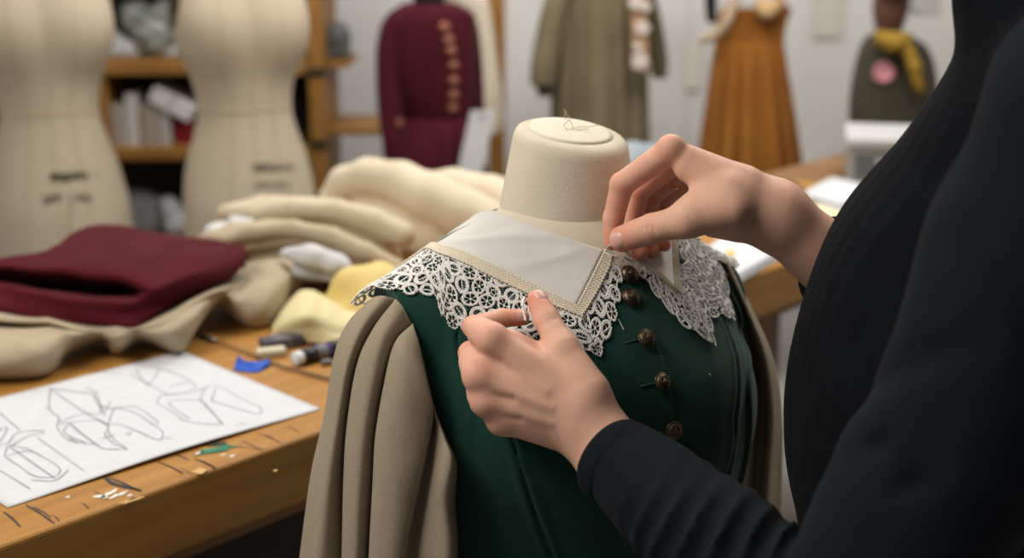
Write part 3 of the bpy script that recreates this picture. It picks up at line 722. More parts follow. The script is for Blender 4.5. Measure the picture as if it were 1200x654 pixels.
# pinker skin at knuckles and fingertips
fl = np.zeros(len(V))
for q, r, k in [(c[j], rr, kk) for c in (l_idx, l_mid, l_rng, l_pky, r_idx, r_mid, r_rng, r_pky) for j, rr, kk in ((0, .011, .75), (1, .010, .7), (2, .008, .4), (3, .013, 1.0))]+[(l_thb[3], .015, 1.), (r_thb[3], .016, 1.), (l_thb[2], .008, .5), (r_thb[2], .009, .5)]:
    fl = np.maximum(fl, k*np.exp(-(np.linalg.norm(V-q, axis=1)/(r*1.35))**2))
for ch_ in (r_mid, r_rng, r_pky, r_idx): 
    for j in (0, 1, 2): fl = np.maximum(fl, .55*np.exp(-(np.linalg.norm(V-(ch_[j]+ch_[j+1])/2, axis=1)/.014)**2))
at = o.data.attributes.new('flush', 'FLOAT', 'POINT'); at.data.foreach_set('value', fl.astype(np.float32))
nt = M_skin.node_tree; bs = nt.nodes['Principled BSDF']; src = bs.inputs['Base Color'].links[0].from_socket
an_ = nt.nodes.new('ShaderNodeAttribute'); an_.attribute_name = 'flush'; mx = nt.nodes.new('ShaderNodeMix'); mx.data_type = 'RGBA'
nt.links.new(an_.outputs['Fac'], mx.inputs[0]); nt.links.new(src, mx.inputs[6]); mx.inputs[7].default_value = (.66, .25, .17, 1); nt.links.new(mx.outputs[2], bs.inputs['Base Color'])
# ---- clothes
M_knit = mat('navy_knit', (.0068, .0090, .0122), .92, (.0090, .0116, .0156), 30, .35, 700, sheen=.015, spec=.08)
def wr(p, pts, r, k): return k*np.exp(-(polydist(p, pts)/r)**2)
CUL = A(718,538,1.062); 
def trunk_shirt(p):
    d = cone(p, (.41, 1.05, .93), (.430, 1.05, 1.30), .130, .110)
    d = smin(d, ell(p, (.376, 1.065, 1.09), (.142, .150, .235)), .04)
    d = smin(d, ell(p, (.405, 1.05, .93), (.135, .16, .13)), .04)
    for k in (LS, RS): d = smin(d, cone(p, (.43, 1.04, 1.395), k*.8+np.array([.43, 1.04, 1.395])*.2, .070, .058), .03)
    d = smin(d, cone(p, NECKB-np.array([0, 0, .02]), NECKB+np.array([-.008, 0, .05]), .068, .064), .02)
    d = d-.0015*np.sin((p[2]-1.05)*24+p[0]*22-p[1]*26)*np.clip((p[1]-.95)/.05, 0, 1)
    d = d-.00045*np.sin(p[1]*2*PI/.019)*np.clip((.36-p[0])/.05, 0, 1)*np.clip((p[1]-.97)/.03, 0, 1)                      # ribbed front
    arm = chain(p, [LS, LE], [.088, .080], .02); d = smax(d, -(arm+.09*np.clip((p[2]-1.27)/.06, 0, 1)), .015)
    return np.maximum(d, .86-p[2])
LD = (LE-LWR)/np.linalg.norm(LE-LWR)
def drag(p): return .0042*np.sin((p[2]-1.05)*24+p[0]*22-p[1]*26)*np.clip((1.40-p[2])/.1, 0, 1)+.0012*np.sin(p[2]*40+p[0]*26+1.5*np.sin(p[1]*20))
def near_sleeve(p):
    sl = chain(p, [LS+np.array([.035, .03, .02]), LS, LE], [.060, .076, .068], .02)
    sl = smin(sl, chain(p, [LE, LE*.5+A(720,544,1.060)*.5, A(719,541,1.0605)], [.064, .053, .0385], .02), .03)
    c0 = A(718,537,1.06); sl = smax(sl, -((p[0]-c0[0])*LD[0]+(p[1]-c0[1])*LD[1]+(p[2]-c0[2])*LD[2]), .004)
    ax = (p[0]-LWR[0])*LD[0]+(p[1]-LWR[1])*LD[1]+(p[2]-LWR[2])*LD[2]
    an = np.arctan2(p[2]-LWR[2]-ax*LD[2], p[0]-LWR[0]-ax*LD[0])
    wv = np.sin(ax*135+2.4*np.sin(an+1)+1.0*np.sin(an*2+.6))
    rr_ = np.sqrt(np.maximum((p[0]-LWR[0])**2+(p[1]-LWR[1])**2+(p[2]-LWR[2])**2-ax*ax, 0)); mk_ = np.clip((.085-rr_)/.02, 0, 1)
    sl = sl-.0056*(1-2*np.abs(wv)**.8)*np.clip((ax-.02)/.06, 0, 1)*np.clip((.30-ax)/.05, 0, 1)*(.6+.4*np.sin(an*2+ax*30))*mk_
    # crook of the elbow
    for l, r, k in (([A(925,598,.98), A(985,560,.90), A(1040,520,.84)], .010, .006), ([A(960,620,.95), A(1020,590,.86), A(1090,560,.80)], .010, .005), ([A(1015,470,.90), A(1070,430,.84), A(1140,400,.80)], .014, .005)):
        sl = sl+k*np.exp(-(polydist(p, l)/r)**2)
    return sl-drag(p)
def far_sleeve(p):
    sr = chain(p, [RS, RE, A(992,318,1.205)], [.066, .056, .043], .02)
    rd = (RE-RWR)/np.linalg.norm(RE-RWR); c0 = A(962,300,1.203)
    return smax(sr, -((p[0]-c0[0])*rd[0]+(p[1]-c0[1])*rd[1]+(p[2]-c0[2])*rd[2]), .004)-.7*drag(p)
M_knit_shaded = mat('navy_knit_shaded', (.0048, .0058, .0075), .95, (.006, .0074, .0095), 30, .35, 700, sheen=.01, spec=.06)  # same knit darkened, torso shade put into the colour
def smoothed(o):
    q = o.modifiers.new('smooth', 'SMOOTH'); q.iterations = 2; q.factor = .5; return o
V, F = nets(trunk_shirt, (.18, .70, .84), (.66, 1.40, 1.56), .0036)
JB = smoothed(mk('jumper', V, F, M_knit_shaded, PE, True))
V, F = nets(near_sleeve, (.04, .70, .86), (.56, 1.10, 1.50), .0032); smoothed(mk('sleeve', V, F, M_knit, JB, True))
V, F = nets(far_sleeve, (.20, 1.08, 1.0), (.60, 1.36, 1.44), .004); smoothed(mk('sleeve', V, F, M_knit, JB, True))
# cuffs as rolled rings
def cuff(c, d_, r, n=40):
    fr = frame(d_); mb = MB(); mb.lathe([(r*.88, .004), (r*.93, .0), (r*.985, .003), (r*1.0, .009), (r*.995, .014), (r*1.0, .02), (r*.9, .024)], c, fr, n); return mb
cuff(A(713,533,1.0615), LD, .0378).build('cuff', M_knit, PE, True)
cuff(A(961,299,1.203), (RE-RWR)/np.linalg.norm(RE-RWR), .0395).build('cuff', M_knit, PE, True)
def standcol(p):
    c = NECKB+np.array([-.004, 0, .0]); x, y, z = p[0]-c[0], p[1]-c[1], p[2]-c[2]
    r = np.sqrt(x*x+y*y); return smax(np.abs(r-.072+.10*(z-.03))-.0042, np.abs(z-.025)-.040, .004)
V, F = nets(standcol, NECKB-.12, NECKB+.12, .004); mk('jumper_collar', V, F, M_knit, PE, True)
def trousers(p):
    d = ell(p, (.40, 1.03, .90), (.135, .172, .14))
    for sy in (-1, 1):
        hp = np.array([.40, 1.03+sy*.085, .86]); kn = np.array([.378, 1.03+sy*.09, .49]); an = np.array([.415, 1.03+sy*.095, .10])
        d = smin(d, chain(p, [hp, kn, an], [.098, .072, .060], .03), .03)
    return np.maximum(np.maximum(d, p[2]-.93), .07-p[2])
V, F = nets(trousers, (.2, .8, .05), (.6, 1.26, .95), .008); mk('trousers', V, F, mat('charcoal_twill', (.03, .03, .034), .85), PE, True)
M_hair = mat('dark_hair', (.015, .010, .008), .5, (.03, .02, .014), 60, .5, 200)
def hair(p):
    h = ell(p, HEAD+np.array([.022, 0, .062]), (.102, .087, .108))
    h = smin(h, cone(p, HEAD+np.array([.07, 0, .03]), HEAD+np.array([.085, 0, -.05]), .06, .045), .04)
    h = h+.002*np.sin(p[1]*260+p[2]*40)
    return smax(h, -(ell(p, HEAD+np.array([-.10, 0, -.01]), (.085, .075, .105))), .02)
V, F = nets(hair, (.2, .93, 1.45), (.52, 1.18, 1.82), .005); mk('hair', V, F, M_hair, PE, True)
for sy in (-1, 1):
    def shoe(p, sy=sy):
        y = 1.03+sy*.095
        d = smin(cone(p, (.445, y, .05), (.30, y+sy*.012, .042), .046, .040), cone(p, (.43, y, .06), (.42, y, .10), .046, .044), .03)
        return np.maximum(d, .002-p[2])
    V, F = nets(shoe, (.22, .8, 0), (.52, 1.26, .16), .006); mk('shoe', V, F, mat('black_leather', (.012, .012, .012), .4), PE, True)
# thread and needle held between the fingers
ND = empty('sewing_needle', A(720, 293, 1.215), 'fine steel needle with white thread pinched by the upper hand at the collar point', 'needle')
mb = MB(); mb.tube([A(713,292,1.214), A(722,283,1.206)], [.0003, .00055], 6); mb.build('shaft', mat('needle_steel', (.7, .7, .7), .25, metal=1), ND, True)
mb = MB(); mb.tube(catmull([A(709,296,1.216), A(712,289,1.214), A(718,286,1.207), A(722,285,1.203)], 6), .0005, 6); mb.tube(catmull([A(709,296,1.216), A(714,298,1.213), A(722,300,1.212)], 6), .0004, 6)
M_thr = mat('white_thread', (.8, .78, .72), .8); mb.build('thread', M_thr, ND, True)
mb = MB()
pp = catmull([A(614,349,1.150), A(612,356,1.138), A(614,366,1.134), A(616,376,1.130)], 8)
mb.tube([q+np.array([.0005*math.sin(i*1.9), 0, .0005*math.cos(i*1.9)]) for i, q in enumerate(pp)], .0011, 6)
tag(mb.build('cord_loop', M_thr, None, True), 'short twisted white cord looped between thumb and forefinger of the lower hand', 'cord')
RG = MB(); q = r_rng[1]*.45+r_rng[0]*.55; dr = (r_rng[1]-r_rng[0]); fr = frame(dr)
cc = [q+fr[0]*.0108*math.cos(a)+fr[1]*.0108*math.sin(a) for a in np.linspace(0, 2*PI, 28)]
RG.tube(cc, .0012, 6, False); RG.build('finger_ring', mat('gold', (.8, .55, .2), .25, metal=1), PE, True)
# ------------------------------------------------------------------ bare dress forms behind the bench
M_muslin = mat('cream_muslin', (.49, .415, .305), .85, (.53, .45, .335), 8, .15, 300, spec=.15, sheen=.1)
M_seam = mat('muslin_seam', (.50, .41, .285), .9)
M_ink = mat('printed_ink', (.055, .048, .03), .9)
M_plate = mat('dark_arm_plate', (.045, .025, .012), .5)
ZP = [.50,.60,.70,.80,.90,.97,1.03,1.10,1.17,1.22,1.28,1.33,1.37,1.40,1.43,1.50]
WP = [.168,.172,.174,.170,.150,.126,.111,.122,.143,.152,.150,.156,.150,.115,.070,.052]
DP = [.115,.12,.124,.120,.105,.092,.084,.090,.098,.102,.096,.088,.080,.068,.058,.050]
zf = np.linspace(.5, 1.5, 200)
def sm1(y):
    v = np.interp(zf, ZP, y); k = np.ones(13)/13; return np.convolve(np.pad(v, 6, 'edge'), k, 'valid')
WF, DFp = sm1(WP), sm1(DP)
def bare_form(px, Y, yaw, label, marks, plate):
    c = P(px, 130, Y); cx, cy = c[0], c[1]; cu = np.array([math.cos(yaw), math.sin(yaw)]); cw = np.array([math.sin(yaw), -math.cos(yaw)])
    def fn(p):
        x, y = p[0]-cx, p[1]-cy; u = x*cu[0]+y*cu[1]; w = x*cw[0]+y*cw[1]; z = np.asarray(p[2])
        a = np.interp(z.ravel(), zf, WF).reshape(z.shape); b = np.interp(z.ravel(), zf, DFp).reshape(z.shape)
        d = (np.sqrt((u/a)**2+(w/b)**2)-1)*b
        q = [np.abs(u), w, z]; d = smin(d, ell(q, (.068, .048, 1.225), (.060, .054, .065)), .09)
        d = smax(d, np.abs(u)-.158-.0*z, .01) if plate else d
        return smax(np.maximum(d, .50-z), z-1.49, .01)
    o = empty('dress_form', (cx, cy, 0), label, 'dress form', 'bare muslin dress forms')
    V, F = nets(fn, (cx-.22, cy-.22, .48), (cx+.22, cy+.22, 1.52), .008)
    mk('torso', V, F, M_muslin, o)
    loc = lambda u, w, z: np.array([cx+cu[0]*u+cw[0]*w, cy+cu[1]*u+cw[1]*w, z])
    ring = [loc(math.cos(a)*.11, math.sin(a)*.085, 1.035) for a in np.linspace(0, 2*PI, 60)]
    Q, N = project(fn, ring, .0005); mb = MB(); mb.tube(list(Q), .0022, 6, False); mb.build('waist_seam', M_seam, o, True)
    for u0 in (0, -.075, .075):
        Q, N = project(fn, [loc(u0*(.75+.5*abs(z-1.03)*2), .12, z) for z in np.linspace(.55, 1.36, 40)], .0003); mb = MB(); mb.tube(list(Q), .0014, 6); mb.build('seam', M_seam, o, True)
    for line in marks:
        mb = MB()
        for pts, r in line: mb.tube([cast(fn, x, y, Y-.3, Y+.3, .0006) for x, y in pts], r, 5)
        mb.build('printed_mark', M_ink, o)
    mb = MB(); mb.lathe([(0, 0), (.20, 0), (.20, .02), (.03, .04), (.017, .07), (.017, .52), (0, .52)], (cx, cy, 0)); mb.build('stand', M_iron, o, True)
    if plate:
        for s in (-1, 1):
            f = frame((cu[0]*s, cu[1]*s, 0)); mb = MB(); mb.lathe([(.0, .012), (.040, .011), (.046, .006), (.046, 0)], loc(s*.146, .0, 1.285), np.array([f[0], f[1]*1.45, f[2]]), 28); mb.build('arm_plate', M_plate, o, True)
    return fn
def glyphs(x0, x1, y0, h, n, seed, r):
    rg = np.random.default_rng(seed); out = []; w = (x1-x0)/n
    for i in range(n):
        a = x0+i*w; b = a+w*.68; k = rg.integers(0, 4)
        out += [([(a, y0), (a, y0+h)], r)]
        if k == 0: out += [([(a, y0), (b, y0)], r), ([(a, y0+h/2), (b, y0+h/2)], r)]
        elif k == 1: out += [([(a, y0), (b, y0+h)], r), ([(b, y0), (b, y0+h)], r)]
        elif k == 2: out += [([(a, y0), (b, y0+h/3)], r), ([(b, y0+h/3), (a, y0+h)], r)]
        else: out += [([(a, y0+h), (b, y0+h)], r), ([(b, y0), (b, y0+h)], r)]
    return out
bare_form(58, 3.2, .35, 'bare muslin dress form standing farther from the maroon jacket, beside the wooden divider', [glyphs(60, 82, 203, 9, 4, 1, .0027)+glyphs(83, 104, 202, 8, 4, 2, .0022)+[([(113, 202), (113, 210)], .0012)], glyphs(52, 76, 229, 9, 3, 3, .0021)+glyphs(90, 109, 227, 9, 3, 4, .0017), [([(82, 226), (83, 245)], .0018), ([(82, 245), (80, 275)], .0012)]], False)
bare_form(287, 3.25, .42, 'bare muslin dress form with dark arm plates, nearer the maroon jacket', [glyphs(298, 322, 192, 9, 4, 5, .0022)+glyphs(323, 345, 193, 7, 4, 6, .0014), glyphs(298, 342, 213, 8, 6, 7, .0013), glyphs(300, 335, 231, 7, 5, 8, .0012)], True)
# ------------------------------------------------------------------ wooden shelf
M_shelf = mat('shelf_pine', (.30, .145, .032), .55, (.22, .10, .02), 4, .1, 40, stretch=(1.5, 10, 10))
M_post = mat('post_pine', (.30, .145, .032), .55, (.22, .10, .02), 4, .1, 40, stretch=(10, 10, 1.5))
M_shelfdark = mat('shelf_back', (.022, .019, .015), .9)  # near-black finish of the shelf back and brackets
YS = 3.95
BK = empty('bookshelf', (-1.15, YS+.15, 0), 'orange pine shelf unit with crowded open shelves behind the bare forms', 'shelf')
def xb(px, py, Y=YS): return float(P(px, py, Y)[0])
XL, XR0, XR1 = -1.9, xb(362, 100), xb(381, 100)
def sbox(name, x0, x1, y0, y1, z0, z1, m, par=BK):
    o = MB().box(((x0+x1)/2, (y0+y1)/2, (z0+z1)/2), (x1-x0, y1-y0, z1-z0)).build(name, m, par); bevel(o, .003); return o
z1t, z1b = P(160, 72, YS)[2], P(160, 88, YS)[2]; z2t, z2b = P(160, 173, YS)[2], P(160, 188, YS)[2]
for zt, zb in ((1.36, 1.325), (z1t, z1b), (z2t, z2b), (.50, .465), (.12, .085)): sbox('shelf_board', XL+.04, XR0, YS, YS+.30, zb, zt, M_shelf)
sbox('upright', XR0, XR1, YS-.01, YS+.31, 0, 1.75, M_post); sbox('upright', XL, XL+.04, YS-.01, YS+.31, 0, 1.75, M_post)
sbox('divider', xb(108, 130), xb(125, 130), YS+.01, YS+.29, z2t, z1b, M_post)
sbox('back_panel', XL+.04, XR0, YS+.301, YS+.31, .05, 1.74, M_shelfdark)
sbox('side_board', XR1, xb(407, 76), YS+.02, YS+.29, P(390, 81, YS)[2], P(390, 74, YS)[2], M_shelf)
sbox('side_board', XR1, xb(444, 156), YS+.02, YS+.29, P(390, 160, YS)[2], P(390, 151, YS)[2], M_shelf)
for y in (84, 168): 
    z = P(372, y, YS)[2]; sbox('bracket', XR0-.004, XR1+.004, YS-.016, YS-.0101, z-.012, z+.012, M_shelfdark)
# things on the shelf
def upbook(px0, px1, pyt, zb, col, label, i, Y=YS+.03, dep=.2):
    x0, x1 = xb(px0, 140, Y), xb(px1, 140, Y); zt = P((px0+px1)/2, pyt, Y)[2]
    m = mat('binder_cover', col, .7); b = empty('book', ((x0+x1)/2, Y+dep/2, zb), label, 'book', 'books on the middle shelf')
    w = x1-x0; o = MB(); t = .003; h = zt-zb
    o.box(((x0+x1)/2, Y+.002, zb+h/2), (w, .004, h)); o.box((x0+t/2, Y+dep/2+.002, zb+h/2), (t, dep-.004, h)); o.box((x1-t/2, Y+dep/2+.002, zb+h/2), (t, dep-.004, h)); o.build('cover', m, b)
    MB().box(((x0+x1)/2, Y+dep/2+.001, zb+h/2), (w-2*t-.0004, dep-.008, h-.01)).build('page_block', mat('page_paper', (.55, .5, .42), .9), b)
for i, (a, b, t, c, l) in enumerate([(127,135,121,(.27,.23,.19),'taupe upright book, first after the wooden divider'),(136,146,122,(.36,.32,.27),'beige upright book between taupe and tall white ones'),(148,162,110,(.50,.48,.46),'tall off-white upright book on the middle shelf'),(164,172,122,(.30,.25,.20),'thin brown-grey upright book after the tall white one'),(173,183,123,(.36,.31,.24),'tan upright book, second from the red box'),(185,199,124,(.40,.37,.35),'wide light grey upright book beside the red box')]): upbook(a, b, t, z2t+.0005, c, l, i)
def simple_box(name, px0, px1, pyt, zb, col, label, cat, Y, dep, parts=True):
    x0, x1 = xb(px0, 150, Y), xb(px1, 150, Y); zt = P((px0+px1)/2, pyt, Y)[2]; h = zt-zb
    e = empty(name, ((x0+x1)/2, Y+dep/2, zb), label, cat)
    o = MB().box(((x0+x1)/2, Y+dep/2, zb+h*.39), (x1-x0-.004, dep-.004, h*.78)).build('box_base', mat(name+'_card', col, .7), e); bevel(o, .003)
    o = MB().box(((x0+x1)/2, Y+dep/2, zb+h*.89), (x1-x0, dep, h*.22)).build('box_lid', mat(name+'_lid_card', tuple(min(1, k*1.1) for k in col), .7), e); bevel(o, .003)
    return e
simple_box('card_box', 202, 224, 141, z2t+.0005, (.20, .008, .012), 'small dark red card box at the end of the book row', 'box', YS+.04, .18)
# slanted white box lying on the red one
c = P(208, 118, YS+.10); ax = np.array([[math.cos(-.50), 0, math.sin(-.50)], [0, 1, 0], [-math.sin(-.50), 0, math.cos(-.50)]])
e = empty('paper_bundle', c-np.array([0, 0, .03]), 'white paper bundle leaning at a slant over the books', 'papers')
o = MB().box(c, (.135, .16, .052), ax).build('sheets', mat('bundle_paper', (.60, .59, .60), .8), e); bevel(o, .004)
o = MB().box(c, (.02, .163, .055), ax).build('wrap_band', mat('bundle_band', (.48, .47, .48), .7), e)
def lump(name, fn, lo, hi, h, m, label, cat, group=None):
    V, F = nets(fn, lo, hi, h); o = mk(name, V, F, m); sm_ = o.modifiers.new('smooth', 'SMOOTH'); sm_.iterations = 2
    return tag(o, label, cat, group)
def lumpP(name, prims, h, m, label, cat, k=.02, zmin=None, wob=0, wf=60):
    "soft pile from chains of (points, radii)"
    allp = np.vstack([p for p, r in prims]); R = max(max(r) for p, r in prims)+.03
    def fn(p):
        d = None
        for pt, r in prims:
            c = chain(p, pt, r, .01) if len(pt) > 1 else np.sqrt((p[0]-pt[0][0])**2+(p[1]-pt[0][1])**2+(p[2]-pt[0][2])**2)-r[0]
            d = c if d is None else smin(d, c, k)
        if wob: d = d+wob*np.sin(p[0]*wf+2*np.sin(p[2]*wf*.6))*np.sin(p[2]*wf*.8+p[1]*wf*.7)
        if zmin is not None: d = smax(d, zmin-p[2], .004)
        return d
    return lump(name, fn, allp.min(0)-R, allp.max(0)+R, h, m, label, cat)
Y_ = YS+.12
lumpP('folded_cloth', [([P(122, 60, Y_), P(158, 62, Y_)], [.026, .03]), ([P(128, 38, Y_), P(150, 58, Y_)], [.02, .03])], .007, mat('pale_cloth', (.46, .47, .48), .9), 'pale grey-white folded cloth on the upper shelf', 'cloth', .03, z1t+.001, .003)
lumpP('plastic_bag', [([P(160, 18, Y_), P(185, 40, Y_), P(200, 60, Y_)], [.05, .06, .035]), ([P(200, 10, Y_), P(180, 50, Y_)], [.05, .05])], .006, mat('wrapped_plastic', (.13, .15, .125), .35, (.34, .36, .34), 22, .3, 60, spec=.5), 'grey-green crumpled plastic bag bulging on the upper shelf', 'bag', .02, z1t+.001, .006, 80)
lumpP('dark_bundle', [([P(118, 10, Y_+.05), P(146, 12, Y_+.05)], [.05, .05]), ([P(135, 30, Y_+.05), P(150, 50, Y_+.06)], [.04, .04])], .008, mat('dark_green_cloth', (.02, .03, .018), .9), 'dark green cloth bundle at the back of the upper shelf', 'cloth', .02, z1t+.001, .004)
zb = .5005
lumpP('storage_bag', [([P(158, 240, Y_), P(176, 242, Y_)], [.05, .05]), ([P(160, 262, Y_), P(178, 262, Y_)], [.05, .05])], .008, mat('grey_bag_cloth', (.20, .20, .205), .7), 'grey cloth bag on the low dark shelf', 'bag', .03, zb, .004)
lumpP('white_bag', [([P(198, 240, Y_-.04), P(206, 262, Y_-.04)], [.03, .04])], .007, mat('white_bag_plastic', (.40, .40, .42), .5), 'small white plastic bag on the low dark shelf', 'bag', .03, zb, .004)
# lens-shaped grey cap on the side board
zc = P(390, 74, YS)[2]
lumpP('felt_cap', [([P(388, 62, YS+.12), P(400, 62, YS+.12)], [.035, .03]), ([P(395, 42, YS+.12)], [.042])], .006, mat('grey_felt', (.10, .105, .105), .9), 'dark grey felt cap perched on the short side board', 'hat', .03, zc+.0005, .002)
tag(MB().box(P(390, 18, YS+.32), (.03, .012, .24)).build('wall_paper_strip', mat('paper_white', (.68, .66, .64), .9)), 'narrow white paper strip hanging on the wall beside the shelf post', 'paper')
# ------------------------------------------------------------------ hanging clothes along the far wall
def cloth_tube(name, rows_, depth, m, parent=None, nf=9, amp=.012, seed=0, label=None, cat=None, n=96, sq=2.6, curl=0.0):
    "rows_: (px_left, px_right, py, Y) top to bottom; closed cloth with falling folds"
    rg = np.random.default_rng(seed); ph = rg.random(4)*6; R = []
    sections = catmull(np.array([[*P(a, y, Y)[[0, 2]], P(b, y, Y)[0], Y] for a, b, y, Y in rows_]), 10)
    tt = np.linspace(0, 1, len(sections))
    for k, (x0, z, x1, Y) in zip(tt, sections):
        a = np.linspace(0, 2*PI, n, endpoint=False); hw = (x1-x0)/2; c = (x0+x1)/2
        cx = np.sign(np.cos(a))*np.abs(np.cos(a))**(2/sq); cy = np.sign(np.sin(a))*np.abs(np.sin(a))**(2/sq)
        f = amp*k**.7*(np.sin(a*nf+ph[0]+1.2*np.sin(a*2+ph[1]))+.5*np.sin(a*nf*1.7+ph[2]+k*2))
        dp = depth(k) if callable(depth) else depth
        R.append(np.stack([c+hw*cx*(1+0*f), Y+dp*cy+f*np.sign(cy+.001)*(.4+.6*np.abs(cy)), np.full(n, z)], 1))
    G = np.array(R); V = G.reshape(-1, 3); F = gridF(len(sections), n, True)
    F = np.vstack([F]); V = np.vstack([V, G[0].mean(0), G[-1].mean(0)]); t, b = len(V)-2, len(V)-1; L = (len(sections)-1)*n
    caps = [(t, (j+1) % n, j) for j in range(n)]+[(b, L+j, L+(j+1) % n) for j in range(n)]
    o = mk(name, V, [tuple(f) for f in F]+caps, m, parent)
    return tag(o, label, cat)
M_maroon = mat('maroon_wool', (.050, .0045, .0105), .85, (.062, .006, .013), 20, .2, 400, sheen=.03, spec=.12)
M_brassb = mat('dull_brass', (.20, .075, .045), .55, metal=.3)
YJ = 3.6
jc = P(512, 140, YJ)
JF = empty('dress_form', (jc[0], YJ, 0), 'black necked dress form inside the maroon military jacket', 'dress form')
mb = MB(); zt = P(505, 12, YJ)[2]; mb.lathe([(.035, 0), (.04, zt-.93-.03), (.042, zt-.93), (.040, zt-.93+.06), (.036, zt-.93+.10), (0, zt-.93+.105)], (P(503, 0, YJ)[0], YJ, .93)); mb.build('neck_block', M_iron, JF, True)
mb = MB(); mb.lathe([(0, 0), (.2, 0), (.2, .02), (.03, .04), (.017, .07), (.017, .93), (0, .93)], (jc[0], YJ, 0)); mb.build('stand', M_iron, JF, True)
J = empty('military_jacket', (jc[0], YJ, .6), 'maroon fitted military jacket with a row of brass buttons and flared skirt', 'jacket')
JT = []
JT.append(cloth_tube('bodice', [(472,536,4,YJ),(458,553,14,YJ),(453,556,30,YJ),(455,557,60,YJ),(460,556,90,YJ),(468,556,118,YJ),(474,555,138,YJ)], lambda k: .075+.02*math.sin(k*PI), M_maroon, J, 5, .002, 1))
cloth_tube('skirt', [(474,556,136,YJ),(466,560,155,YJ),(456,566,180,YJ),(448,574,210,YJ),(440,584,245,YJ),(434,592,280,YJ)], lambda k: .085+.08*k, M_maroon, J, 13, .022, 2)
JT.append(cloth_tube('sleeve', [(456,478,14,YJ-.01),(446,478,30,YJ-.02),(441,474,60,YJ-.03),(441,472,100,YJ-.04),(444,474,140,YJ-.05),(448,474,165,YJ-.06),(450,475,185,YJ-.06)], .045, M_maroon, J, 3, .006, 3))
cloth_tube('sleeve', [(540,556,16,YJ+.03),(542,562,40,YJ+.05),(546,566,80,YJ+.06),(548,568,130,YJ+.06),(550,570,170,YJ+.05)], .04, M_maroon, J, 3, .006, 4)
mb = MB(); mb.lathe([(.05, -.01), (.052, .0), (.048, .010), (.045, .011), (.042, .0), (.042, -.01)], P(503, 10, YJ), None, 24); mb.build('collar', M_maroon, J, True)
JT = bvh(*JT)
for i, (x, y) in enumerate([(521,32),(526,47),(529,60),(532,77),(532,95),(532,112),(531,127),(469,145)]):
    q, n_ = hit(JT, x, y, .001); mb = MB(); mb.lathe([(.0150, -.006), (.0150, .0), (.012, .004), (0, .006)], q, frame(n_), 18); mb.build('button', M_brassb, J, True)
# white card tag on the jacket
c = P(557, 172, YJ-.15); ax = np.array([[.93, .05, .0], [0, 1, 0], [.22, 0, .97]])
e = empty('paper_tag', c, 'long white paper tag hanging at a slant on the maroon jacket', 'tag')
tg = MB().box(c, (.069, .002, .195), ax).build('card', mat('tag_paper', (.62, .62, .63), .85), e); o = MB().box(c+ax[2]*.080-ax[1]*.0012, (.03, .001, .012), ax).build('punched_end', mat('tag_grey', (.40, .39, .39), .85), e)
# cream blouse behind, and the pole of the rack
M_cream = mat('cream_blouse', (.58, .51, .40), .85, sheen=.04)
cloth_tube('blouse', [(520,556,-14,3.85),(522,572,2,3.85),(530,578,30,3.85),(540,583,70,3.84),(552,588,110,3.83),(562,590,140,3.83),(566,586,154,3.83)], .05, M_cream, None, 3, .006, 6, 'cream blouse sleeve hanging behind the maroon jacket', 'blouse')
RK = empty('clothes_rack', (P(582, 100, 3.98)[0], 3.98, 0), 'brown wooden clothes rack pole behind the cream blouse', 'rack')
x = P(582, 100, 3.98)[0]; o = MB().box((x, 3.98, .80), (.048, .048, 1.6)).build('pole', M_post, RK); bevel(o, .004)
MB().box((x, 3.98, .02), (.06, .5, .04)).build('foot', M_post, RK); mb = MB(); mb.tube([(x, 3.98, 1.58), (1.35, 3.98, 1.58)], .014, 12); mb.build('rail', M_iron, RK, True)
MB().box((1.35, 3.98, .80), (.048, .048, 1.6)).build('pole', M_post, RK); MB().box((1.35, 3.98, .02), (.06, .5, .04)).build('foot', M_post, RK)
# olive coat
M_olive = mat('olive_cloth', (.185, .152, .09), .9, (.145, .118, .067), 8, .2, 200, sheen=.04)
M_olived = mat('dark_olive_cloth', (.085, .07, .036), .9, (.065, .053, .027), 8, .2, 200)
YC = 4.1
def hanger(x, z, Y, w, par):
    mb = MB(); mb.tube(catmull([(x-w, Y, z-.05), (x-w*.5, Y, z-.012), (x, Y, z), (x+w*.5, Y, z-.012), (x+w, Y, z-.05)], 6), .009, 8); o = mb.build('hanger', M_post, par, True)
    mb = MB(); mb.tube(catmull([(x, Y, z), (x, Y, 1.53), (x+.015, Y, 1.565), (x, Y, 1.585+.014), (x-.016, Y, 1.58)], 6), .002, 6); mb.build('hanger_hook', M_iron, o, True)
xc = P(702, 30, YC)[0]
OC = empty('coat', (xc, YC, .7), 'long olive green coat with pleated back hanging on the rack', 'coat')
cloth_tube('coat_body', [(672,738,-40,YC),(652,752,-22,YC),(648,756,0,YC),(648,758,50,YC),(646,760,100,YC),(645,761,140,YC),(643,762,172,YC),(641,763,200,YC)], .085, M_olive, OC, 15, .020, 11)
cloth_tube('sleeve', [(646,676,-22,YC-.04),(638,668,0,YC-.06),(628,660,40,YC-.07),(622,654,75,YC-.08),(621,651,98,YC-.08)], .05, M_olive, OC, 3, .008, 12)
cloth_tube('sleeve', [(742,764,-18,YC-.02),(754,772,10,YC-.03),(758,778,40,YC-.03),(762,782,70,YC-.03),(764,781,90,YC-.03)], .045, M_olived, OC, 3, .006, 13)
cloth_tube('cuff_lining', [(625,650,99,YC-.08),(628,648,103,YC-.08),(630,646,112,YC-.07)], .035, M_olived, OC, 3, .003, 14)
hanger(xc, 1.335, YC, .17, OC)
